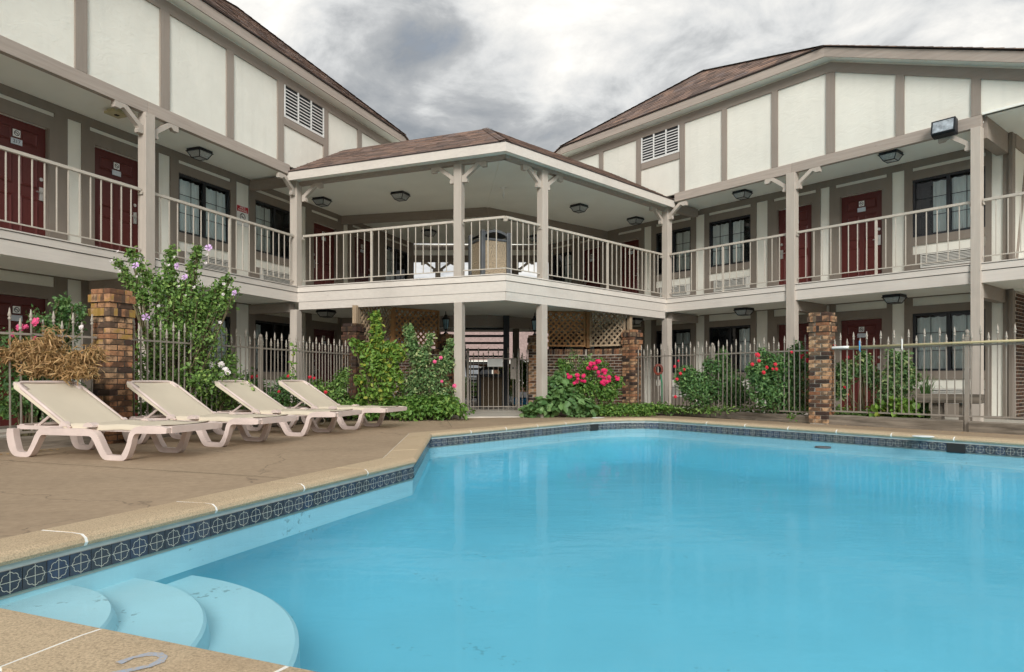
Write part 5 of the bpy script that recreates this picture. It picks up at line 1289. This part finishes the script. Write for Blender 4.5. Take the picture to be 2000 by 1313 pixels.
wm = wm.mesh('wheel', 'tyre')
for x in (-1.35, 1.35):
    for y in (-.78, .78): link('wheel', wm, t, loc=(x, y, 0))
tag(MB().prism([(-.35, -.25), (.35, -.22), (.38, .25), (-.3, .28)], 0, .20, 'xy').obj('plastic_tub', 'bluecl', None, loc=(at(1024, 780, 20).x, 20, -.03), bevel=.04), 'small bright blue plastic tub seen through the fence beside the lantern pillar', 'tub')
# ------------------------------------------------------------------ plants
def leaves_mesh(name, cl, n, size, m, seed, up=.35, aspect=.55, shell=.5, droop=.0):
    """n separate folded leaves spread through ellipsoids cl = [(x,y,z,rx,ry,rz,weight)]"""
    g = np.random.default_rng(seed); cl = np.array(cl, float); wts = cl[:, 6] / cl[:, 6].sum()
    idx = g.choice(len(cl), n, p=wts); c = cl[idx, :3]; rad = cl[idx, 3:6]
    d = g.normal(size=(n, 3)); d /= np.linalg.norm(d, axis=1, keepdims=True)
    rr_ = g.random((n, 1)) ** (shell)
    pos = c + d * rad * rr_ + g.normal(size=(n, 3)) * .02
    nrm = d * .8 + g.normal(size=(n, 3)) * .65 + np.array([0, 0, up]); nrm /= np.linalg.norm(nrm, axis=1, keepdims=True)
    ax = g.normal(size=(n, 3)) + np.array([0, 0, -droop]); ax -= nrm * (ax * nrm).sum(1, keepdims=True); ax /= np.linalg.norm(ax, axis=1, keepdims=True)
    sd = np.cross(nrm, ax); L_ = size * g.uniform(.55, 1.35, (n, 1)); W_ = L_ * aspect * g.uniform(.8, 1.2, (n, 1)) / 2
    v = np.stack([pos, pos + ax * L_ * .35 + sd * W_ + nrm * W_ * .35, pos + ax * L_ * .75 + sd * W_ * .7 + nrm * W_ * .2, pos + ax * L_ - nrm * L_ * .12,
                  pos + ax * L_ * .75 - sd * W_ * .7 + nrm * W_ * .2, pos + ax * L_ * .35 - sd * W_ + nrm * W_ * .35], 1).reshape(-1, 3)
    me = bpy.data.meshes.new(name); k = np.arange(n) * 6
    faces = np.concatenate([np.stack([k, k + 1, k + 2, k + 3], 1), np.stack([k, k + 3, k + 4, k + 5], 1)])
    me.vertices.add(len(v)); me.vertices.foreach_set('co', v.ravel().astype(np.float32))
    me.loops.add(faces.size); me.loops.foreach_set('vertex_index', faces.ravel().astype(np.int32))
    me.polygons.add(len(faces)); me.polygons.foreach_set('loop_start', (np.arange(len(faces)) * 4).astype(np.int32))
    try: me.polygons.foreach_set('loop_total', np.full(len(faces), 4, np.int32))
    except Exception: pass
    me.update(calc_edges=True); me.validate(); me.materials.append(M[m]); return me
def rose_mesh(m, r=.045):
    mb = MB(); rg_ = random.Random(5)
    for ring, (n, rr_, tilt, h) in enumerate(((5, 1.0, .25, 0), (5, .75, .7, .25), (4, .45, 1.1, .4), (3, .2, 1.35, .5))):
        for q in range(n):
            a = 2 * math.pi * q / n + ring * .6; w_ = 2 * math.pi / n * .95
            pts = []
            for (u, ww) in ((.15, .45), (.6, 1.0), (1.0, .7)):
                rad = rr_ * u * math.cos(tilt * u * .7); z = h + rr_ * u * math.sin(tilt) * .9
                for s_ in (-1, 1): aa = a + s_ * ww * w_ / 2; pts.append((r * rad * math.cos(aa), r * rad * math.sin(aa), r * (z + rg_.uniform(-.05, .08))))
            mb.face([pts[0], pts[1], pts[3], pts[2]]); mb.face([pts[2], pts[3], pts[5], pts[4]])
    mb.lathe([(.15 * r, -.15 * r), (.55 * r, .05 * r), (.72 * r, .35 * r), (.55 * r, .62 * r), (.2 * r, .72 * r)], 7)
    return mb.mesh('bloom', m)
def hib_mesh(m, r=.055):
    mb = MB()
    for q in range(5):
        a = 2 * math.pi * q / 5; pts = []
        for u, ww in ((.1, .25), (.6, .75), (.95, .62)):
            for s_ in (-1, 1): aa = a + s_ * ww * .62; pts.append((r * u * math.cos(aa), r * u * math.sin(aa), r * (.35 * u + .06 * s_)))
        mb.face([pts[0], pts[1], pts[3], pts[2]]); mb.face([pts[2], pts[3], pts[5], pts[4]])
    mb.lathe([(.012, 0), (.006, .05), (.001, .055)], 5); return mb.mesh('bloom', m)
BL = {k: rose_mesh(k) for k in ('pink', 'hotpink', 'crimson', 'whiteflower')}; BL['mauve'] = hib_mesh('mauve'); BL['mauvewhite'] = hib_mesh('whiteflower', .04)
def plant(name, label, cat, base, clusters, n, size, leaf, seed, blooms=(), stems=True, group=None, foliage='foliage', stem_r=.012, **kw):
    """clusters: (px, py, Y, rx, ry, rz, weight) places seen in the photograph with their distance; base: ground point"""
    t = thing(name, label, cat, (base[0], base[1], -.08), 0, group); bz = Vector((base[0], base[1], -.08)); cl = []
    for c in clusters:
        p = at(c[0], c[1], c[2]) - bz; cl.append((p.x, p.y, p.z, c[3], c[4], c[5], c[6]))
    link(foliage, leaves_mesh(foliage, cl, n, size, leaf, seed, **kw), t)
    if stems:
        mb = MB(); r2 = random.Random(seed)
        for c in cl:
            for _ in range(2):
                e_ = Vector(c[:3]) + Vector((r2.uniform(-1, 1) * c[3] * .6, r2.uniform(-1, 1) * c[4] * .6, r2.uniform(-.2, .9) * c[5])); b_ = Vector((r2.uniform(-.08, .08), r2.uniform(-.08, .08), 0)); m_ = b_.lerp(e_, .5) + Vector((r2.uniform(-.08, .08), r2.uniform(-.08, .08), .05))
                mb.tube([b_, m_, e_], [stem_r, stem_r * .75, stem_r * .35], 5)
        mb.obj('stem', 'stem', t)
    r3 = random.Random(seed + 1)
    for x, y, Y, kind, sc_ in blooms:
        sc_ = sc_ * (.82 if kind == 'crimson' else 1); p = at(x, y, Y) - bz
        dirv = Vector((r3.uniform(-.5, .5) - p.x * .0 - .0, -1, r3.uniform(-.1, .7))); o = link('flower', BL[kind], t, loc=p); o.rotation_euler = dirv.to_track_quat('Z', 'Y').to_euler(); s_ = sc_ * r3.uniform(.85, 1.15); o.scale = (s_, s_, s_)
    return t
def spray(xs, ys, Y, n, kind, sc_, seed, dY=.1):
    r_ = random.Random(seed); return [(r_.uniform(*xs), r_.uniform(*ys), Y + r_.uniform(-dY, dY), kind, sc_) for _ in range(n)]
def sprig(x0, y0, x1, y1, Y, k, r0, r1, w_=.12):
    """a shoot as a row of small clusters"""
    return [(x0 + (x1 - x0) * q / (k - 1), y0 + (y1 - y0) * q / (k - 1), Y, r0 + (r1 - r0) * q / (k - 1), r0 + (r1 - r0) * q / (k - 1), (r0 + (r1 - r0) * q / (k - 1)) * 1.3, w_) for q in range(k)]

# tall hibiscus
Y = 9.75
cl = [(345, 640, Y, .48, .42, .46, 1.3), (330, 735, Y, .52, .42, .42, 1.2), (320, 570, Y, .36, .32, .30, .65), (378, 590, Y, .34, .3, .3, .6), (395, 660, Y, .36, .32, .34, .6), (385, 740, Y - .1, .42, .35, .35, .7), (300, 700, Y - .1, .3, .3, .5, .7)]
cl += sprig(300, 560, 255, 495, Y, 5, .14, .06, .09) + sprig(330, 560, 335, 492, Y, 5, .15, .06, .1) + sprig(370, 560, 385, 488, Y, 5, .15, .05, .1) + sprig(395, 600, 445, 545, Y, 5, .15, .06, .09) + sprig(280, 590, 232, 515, Y - .1, 6, .12, .05, .07) + sprig(400, 620, 440, 590, Y, 4, .15, .1, .1) + sprig(410, 575, 460, 570, Y, 4, .11, .05, .06)
bl = [(x, y, Y - .25, 'mauve', 1.0) for x, y in ((266, 520), (347, 520), (362, 543), (408, 485), (459, 573), (285, 620))] + [(x, y, Y - .2, 'mauvewhite', .65) for x, y in ((341, 503), (405, 498), (230, 492), (330, 519), (268, 541), (362, 578), (436, 575), (430, 630), (310, 598), (380, 562), (437, 555), (218, 510), (235, 530), (402, 515), (350, 560))]
b = at(330, 800, Y); plant('hibiscus_shrub', 'tall green hibiscus shrub with mauve flowers reaching the balcony behind the second lounger', 'shrub', (b.x, b.y), cl, 9500, .056, 'leaf_mid', 11, bl, stem_r=.016)
# rose bushes behind the left fence
Y = 7.75; b = at(60, 830, Y)
cl = [(40, 760, Y, .38, .3, .38, 1.1), (110, 780, Y + .1, .38, .3, .3, 1), (20, 690, Y, .25, .25, .3, .6), (150, 800, Y + .2, .25, .25, .25, .6), (70, 700, Y, .2, .2, .3, .5)] + sprig(100, 700, 118, 595, Y + .3, 7, .15, .09, .12) + sprig(130, 690, 150, 610, Y + .35, 5, .13, .09, .1) + sprig(90, 650, 70, 615, Y, 3, .12, .07, .08) + sprig(135, 640, 125, 590, Y + .4, 4, .10, .08, .07)
bl = [(71, 630, Y - .1, 'pink', 1.3), (40, 640, Y - .1, 'pink', 1.15), (85, 632, Y, 'pink', .8), (68, 659, Y - .1, 'pink', 1.0), (25, 654, Y, 'pink', .8), (52, 638, Y, 'pink', .7), (160, 640, Y + .1, 'whiteflower', .7)]
plant('rose_bush', 'rose bush with pink blooms in front of the ground-floor door by the lichened pillar', 'bush', (b.x, b.y), cl, 5200, .050, 'leaf_dk', 12, bl)
# dead conifer branch
Y = 7.45; b = at(100, 800, Y + .25); t = thing('dead_branch', 'dry brown conifer branch slumped over the fence by the pink roses', 'branch', (b.x, b.y, -.06)); bz = Vector((b.x, b.y, -.06))
cl = []
for x, y, rx, rz, w_ in ((20, 692, .16, .10, .6), (70, 688, .18, .13, 1), (110, 705, .24, .16, 1.3), (80, 720, .2, .09, .8), (150, 700, .2, .12, 1), (165, 722, .16, .08, .7), (185, 690, .09, .09, .45), (95, 672, .16, .08, .6), (130, 725, .18, .08, .7), (45, 675, .12, .07, .3), (105, 655, .08, .12, .25)):
    p = at(x, y, Y) - bz; cl.append((p.x, p.y, p.z, rx, .14, rz, w_))
link('dry_needles', leaves_mesh('dry_needles', cl, 4200, .085, 'dry', 13, up=0, aspect=.14, shell=.6, droop=.9), t)
mb = MB(); mb.tube([(0, .1, 0), (.05, .1, .4), at(90, 700, Y + .1) - bz], [.02, .016, .01], 6)
for x0, y0, x1, y1 in ((30, 690, 150, 700), (60, 735, 160, 650), (90, 715, 190, 735), (100, 700, 195, 685)): mb.tube([at(x0, y0, Y) - bz, at((x0 + x1) / 2, (y0 + y1) / 2 - 5, Y - .05) - bz, at(x1, y1, Y) - bz], .006, 5)
mb.obj('branch_wood', 'stem', t)
# white roses, red roses behind the left fence
Y = 10.2; b = at(430, 800, Y); cl = [(420, 740, Y, .38, .3, .35, 1), (460, 770, Y, .35, .3, .25, .8), (400, 780, Y, .35, .3, .2, .7)] + sprig(450, 720, 450, 700, Y, 2, .15, .1)
plant('rose_bush', 'low rose bush with small white blooms behind the third lounger', 'bush', (b.x, b.y), cl, 2600, .055, 'leaf_mid', 14, [(x, y, Y - .25, 'whiteflower', 1.0) for x, y in ((415, 713), (410, 708), (440, 723), (445, 728), (433, 733), (349, 748), (432, 712))])
Y = 11.5; b = at(520, 800, Y); cl = [(500, 770, Y, .35, .3, .25, 1), (545, 775, Y, .35, .3, .22, 1), (490, 745, Y, .2, .2, .2, .5), (560, 750, Y, .2, .2, .15, .4)]
plant('rose_bush', 'low red rose bush behind the fourth lounger beside the ball-topped post', 'bush', (b.x, b.y), cl, 2000, .055, 'leaf_dk', 15, [(492, 737, Y - .2, 'crimson', 1.1), (503, 735, Y - .2, 'crimson', .8), (563, 735, Y - .2, 'crimson', .9), (545, 765, Y - .25, 'crimson', .8)])
Y = 12.7; b = at(640, 800, Y); cl = [(620, 765, Y, .3, .3, .25, 1), (655, 770, Y, .25, .3, .28, 1), (665, 745, Y, .16, .16, .2, .4)] + sprig(670, 740, 676, 728, Y, 2, .10, .08)
plant('rose_bush', 'sparse red rose bush between the corner post and the sooty pillar', 'bush', (b.x, b.y), cl, 1700, .06, 'leaf_mid', 16, [(605, 737, Y - .2, 'crimson', .9), (614, 739, Y - .2, 'crimson', .8), (636, 766, Y - .3, 'crimson', 1.1)])
# lime shrub
Y = 12.75; b = at(735, 812, Y); cl = [(740, 715, Y, .30, .28, .34, 1.2), (735, 765, Y, .36, .3, .25, 1), (720, 690, Y, .22, .2, .18, .5), (770, 690, Y, .2, .2, .2, .5), (765, 735, Y, .25, .2, .25, .7), (705, 740, Y, .14, .14, .14, .25)] + sprig(738, 690, 733, 620, Y, 7, .16, .09, .2) + sprig(720, 690, 690, 670, Y, 4, .12, .08, .12) + sprig(755, 680, 785, 690, Y, 4, .12, .07, .12)
t = plant('lime_shrub', 'lime green shrub with a tall shoot in front of the sooty brick pillar', 'shrub', (b.x, b.y), cl, 3600, .085, 'leaf_lime', 17)
# pale rose shrub
Y = 13.35; b = at(835, 812, Y); cl = [(835, 735, Y, .42, .35, .34, 1.3), (860, 770, Y, .34, .3, .3, 1), (805, 760, Y, .3, .3, .3, .9), (870, 710, Y, .24, .24, .22, .6), (820, 700, Y, .22, .22, .25, .5)] + sprig(815, 700, 798, 645, Y, 6, .16, .09, .2) + sprig(870, 700, 880, 672, Y, 3, .13, .1, .15) + sprig(830, 690, 840, 660, Y, 3, .12, .08, .1)
plant('rose_shrub', 'dense rose shrub with a few pale pink blooms against the left gallery post', 'shrub', (b.x, b.y), cl, 6000, .062, 'leaf_grey', 18, [(849, 707, Y - .3, 'pink', .9), (861, 699, Y - .3, 'pink', .75), (863, 745, Y - .3, 'pink', .8), (888, 754, Y - .4, 'pink', 1.1)])
# beds of ground cover
def bed(name, label, pts, n, size, leaf, seed, h, **kw):
    g = random.Random(seed); cl = []
    for x, y, Y, r_, w_ in pts: p = at(x, y, Y); cl.append((p.x, p.y, max(p.z, -.02), r_, r_ * .8, h, w_))
    o = link(name, leaves_mesh(name, cl, n, size, leaf, seed, up=1.0, **kw)); tag(o, label, 'ground cover', kind='stuff'); return o
bed('ground_cover', 'leafy ground cover spilling onto the deck below the lime shrub', [(x, 800, 12.75 - .0 * x, .34, 1) for x in range(655, 890, 26)] + [(x, 785, 13.0, .3, .8) for x in range(690, 890, 30)] + [(720, 806, 12.5, .3, .6), (800, 808, 12.55, .3, .7), (860, 806, 12.7, .25, .5)], 4600, .085, 'leaf_cover', 21, .14)
bed('ground_cover', 'low green ground cover along the timber right of the broad-leaved plants', [(x, 797, 14.35, .26, 1) for x in range(1150, 1300, 18)] + [(x, 805, 14.0, .22, .7) for x in range(1140, 1280, 24)], 3600, .06, 'leaf_cover', 22, .10)
bed('ground_cover', 'dark low growth in the bed behind the left fence', [(x, 795, 8.3 + (x - 20) * .0062, .3, 1) for x in range(0, 680, 28)], 4200, .06, 'leaf_mid', 23, .12)
bed('ground_cover', 'low growth in the bed behind the right fence', [(x, 800, 14.5 - (x - 1300) * .0078, .28, 1) for x in range(1300, 1640, 26)] + [(x, 812, 11.8 - (x - 1640) * .005, .25, 1) for x in range(1640, 1830, 24)], 3600, .055, 'leaf_mid', 24, .09)
# broad-leaved plants and hot pink roses right of the gate
Y = 13.75; b = at(1085, 812, Y)
cl = [(1060, 795, Y, .30, .28, .20, 1), (1110, 785, Y, .36, .3, .28, 1.3), (1085, 765, Y + .15, .28, .25, .22, .8), (1140, 795, Y, .26, .25, .18, .8), (1035, 803, Y - .05, .2, .2, .12, .5), (1090, 745, Y + .3, .2, .2, .16, .4)]
plant('broad_leaved_plant', 'mound of broad grey-green leaves at the foot of the right gallery post', 'plant', (b.x, b.y), cl, 1150, .15, 'leaf_big', 25, up=.9, aspect=.72, stems=False)
Y = 14.35; b = at(1155, 812, Y); cl = [(1150, 755, Y, .40, .32, .30, 1.3), (1120, 745, Y, .28, .25, .22, .7), (1185, 765, Y, .30, .28, .25, .8), (1150, 720, Y, .2, .2, .16, .45), (1205, 745, Y, .15, .15, .12, .25)] + sprig(1110, 730, 1095, 712, Y, 3, .14, .1, .12) + sprig(1190, 735, 1172, 708, Y, 3, .12, .1, .1)
bl = spray((1148, 1172), (706, 722), Y - .3, 12, 'hotpink', 1.0, 1) + spray((1168, 1190), (718, 738), Y - .3, 10, 'hotpink', .95, 2) + spray((1175, 1193), (738, 750), Y - .3, 9, 'hotpink', 1.0, 3) + spray((1124, 1143), (732, 748), Y - .35, 9, 'hotpink', 1.0, 4) + spray((1103, 1115), (730, 738), Y - .3, 5, 'hotpink', .9, 5) + spray((1200, 1210), (737, 743), Y - .2, 4, 'hotpink', .8, 6) + spray((1120, 1140), (745, 752), Y - .35, 2, 'hotpink', .9, 7)
plant('rose_bush', 'rose bush with clustered hot pink blooms against the right brick wall', 'bush', (b.x, b.y), cl, 4200, .062, 'leaf_cover', 26, bl)
Y = 15.6; b = at(1125, 800, Y); plant('climber', 'thin climber on the brick wall behind the hot pink roses', 'plant', (b.x, b.y), sprig(1090, 730, 1120, 695, Y, 4, .14, .1) + sprig(1100, 720, 1150, 700, Y, 4, .12, .1), 420, .06, 'leaf_grey', 27)
# red rose bushes behind the right fence
Y = 13.9; b = at(1390, 810, Y); cl = [(1370, 760, Y, .42, .35, .40, 1.2), (1420, 755, Y, .40, .35, .42, 1.2), (1340, 740, Y, .25, .25, .3, .5), (1400, 715, Y, .3, .25, .2, .6), (1440, 775, Y, .3, .3, .3, .7)] + sprig(1405, 710, 1412, 692, Y, 3, .14, .1, .12)
bl = [(x, y, Y - .35, 'crimson', s_) for x, y, s_ in ((1318, 716, 1.0), (1336, 722, .8), (1329, 730, .9), (1322, 741, .9), (1319, 775, .9), (1325, 705, .7))]
plant('rose_bush', 'dark rose bush with small red blooms behind the fence nearest the gallery', 'bush', (b.x, b.y), cl, 8500, .062, 'leaf_dk', 31, bl)
Y = 12.6; b = at(1525, 815, Y); cl = [(1500, 760, Y, .36, .32, .42, 1.1), (1550, 755, Y, .36, .32, .45, 1.2), (1525, 715, Y, .36, .3, .26, .9), (1565, 705, Y, .22, .22, .2, .5), (1480, 730, Y, .22, .22, .25, .5), (1540, 790, Y, .4, .3, .2, .6)] + sprig(1545, 700, 1560, 682, Y, 3, .14, .1, .14) + sprig(1500, 705, 1490, 690, Y, 2, .12, .08, .08)
bl = [(x, y, Y - .36, 'crimson', s_) for x, y, s_ in ((1479, 694, 1.3), (1482, 705, .9), (1497, 718, 1.0), (1469, 712, .9), (1514, 712, .9), (1509, 721, .8), (1516, 721, .9), (1491, 728, 1.0), (1563, 697, 1.2), (1576, 704, 1.2), (1546, 688, .7), (1576, 689, .7), (1568, 694, .8))]
plant('rose_bush', 'dark rose bush with bright red blooms beside the clean tan pillar', 'bush', (b.x, b.y), cl, 8800, .062, 'leaf_dk', 32, bl)
Y = 11.75; b = at(1680, 815, Y); cl = [(1645, 735, Y, .14, .2, .3, .7), (1640, 765, Y, .10, .14, .14, .3), (1660, 720, Y, .18, .18, .14, .4), (1690, 725, Y, .2, .18, .18, .5), (1705, 745, Y, .16, .15, .14, .4), (1690, 700, Y, .1, .1, .1, .2)] + sprig(1690, 715, 1682, 698, Y, 2, .1, .08, .1)
plant('rose_bush', 'straggly rose with arching stems in front of the maroon ground-floor door', 'bush', (b.x, b.y), cl, 2100, .068, 'leaf_grey', 33, [(1655, 698, Y - .2, 'crimson', .8), (1649, 757, Y - .2, 'crimson', .8), (1655, 771, Y - .2, 'crimson', .8), (1630, 675, Y - .1, 'crimson', .9)])
Y = 11.3; b = at(1745, 818, Y); cl = [(1750, 750, Y, .26, .25, .35, 1), (1735, 780, Y, .22, .22, .25, .7), (1760, 715, Y, .18, .18, .2, .5), (1775, 740, Y, .16, .16, .2, .4)] + sprig(1748, 715, 1742, 692, Y, 3, .12, .08, .12) + sprig(1762, 710, 1765, 695, Y, 2, .1, .08, .1)
plant('rose_bush', 'upright pale-leaved bush between the maroon door and the right window', 'bush', (b.x, b.y), cl, 3300, .066, 'leaf_grey', 34)
Y = 10.9; b = at(1770, 818, Y); plant('lime_leaved_plant', 'low plant with large lime leaves behind the yellow pole fence', 'plant', (b.x, b.y), [(1765, 798, Y, .18, .15, .16, 1), (1752, 790, Y, .12, .12, .1, .5), (1712, 800, Y + .2, .12, .12, .1, .5), (1770, 812, Y, .10, .1, .06, .3)], 260, .12, 'leaf_lime', 35, stems=False, up=.7, aspect=.8)
# ornamental grass
Y = 11.0; b = at(1806, 822, Y); t = thing('grass_clump', 'clump of tall arching grass in front of the ground-floor window', 'grass', (b.x, b.y, -.07)); g = random.Random(9); mb = MB()
for k in range(64):
    a = g.uniform(0, 6.28); reach = g.uniform(.10, .40); H_ = g.uniform(.80, 1.30); wv = g.uniform(.012, .024); pr = None
    for q in range(8):
        f_ = q / 7; r_ = reach * f_ ** 2.2; z = H_ * (f_ - .42 * f_ ** 3.5 * (reach / .3)); w_ = wv * (1 - f_ * .85)
        c = (r_ * math.cos(a) + .05 * math.cos(a * 3), r_ * math.sin(a) + .05 * math.sin(a * 3), z); s_ = (-math.sin(a) * w_, math.cos(a) * w_)
        cur = ((c[0] - s_[0], c[1] - s_[1], c[2]), (c[0] + s_[0], c[1] + s_[1], c[2]))
        if pr: mb.face([pr[0], pr[1], cur[1], cur[0]])
        pr = cur
mb.obj('blade', 'leaf_big', t, merge=True)
# vine on a picket
Y = 11.75; b = at(572, 800, Y); vt = plant('vine', 'thin vine with round leaves twining up a picket near the corner post', 'vine', (b.x, b.y), sprig(570, 760, 572, 675, Y - .05, 10, .04, .04), 46, .065, 'leaf_lime', 36, stems=False, aspect=.9)
mbv = MB(None, (b.x, b.y, -.08)); mbv.tube([at(572 + 2 * math.sin(q), 800 - q * 13, Y - .03) for q in range(10)], .004, 4); mbv.obj('stem', 'stem', vt)
# shrubs beyond the gate
for x, y, Y, lab, s_ in ((995, 750, 24.8, 'dark shrub beyond the breezeway seen through the gate', 40), (1027, 735, 21.6, 'bright green shrub beyond the breezeway beside the lantern pillar', 41), (918, 770, 27.2, 'low shrub by the lawn beyond the stair', 42)):
    b = at(x, 790, Y); plant('shrub', lab, 'shrub', (b.x, b.y), [(x, y, Y, .42, .4, .55, 1), (x - 8, y - 15, Y, .3, .3, .4, .6)], 1500, .09, 'leaf_mid' if s_ != 41 else 'leaf_cover', s_)
# weeds at the foot of the timbers
for x, y, Y, lab, s_ in ((83, 868, 7.7, 'small weed in front of the grey timber under the first lounger', 51), (1385, 810, 13.3, 'tuft of weeds at the foot of the fence post by the first red rose bush', 52), (1545, 820, 12.0, 'small weed on the timber left of the clean tan pillar', 53)):
    b = at(x, y, Y); plant('weed', lab, 'weed', (b.x, b.y), [(x, y - 6, Y, .07, .05, .06, 1)], 40, .045, 'leaf_cover', s_, stems=False)
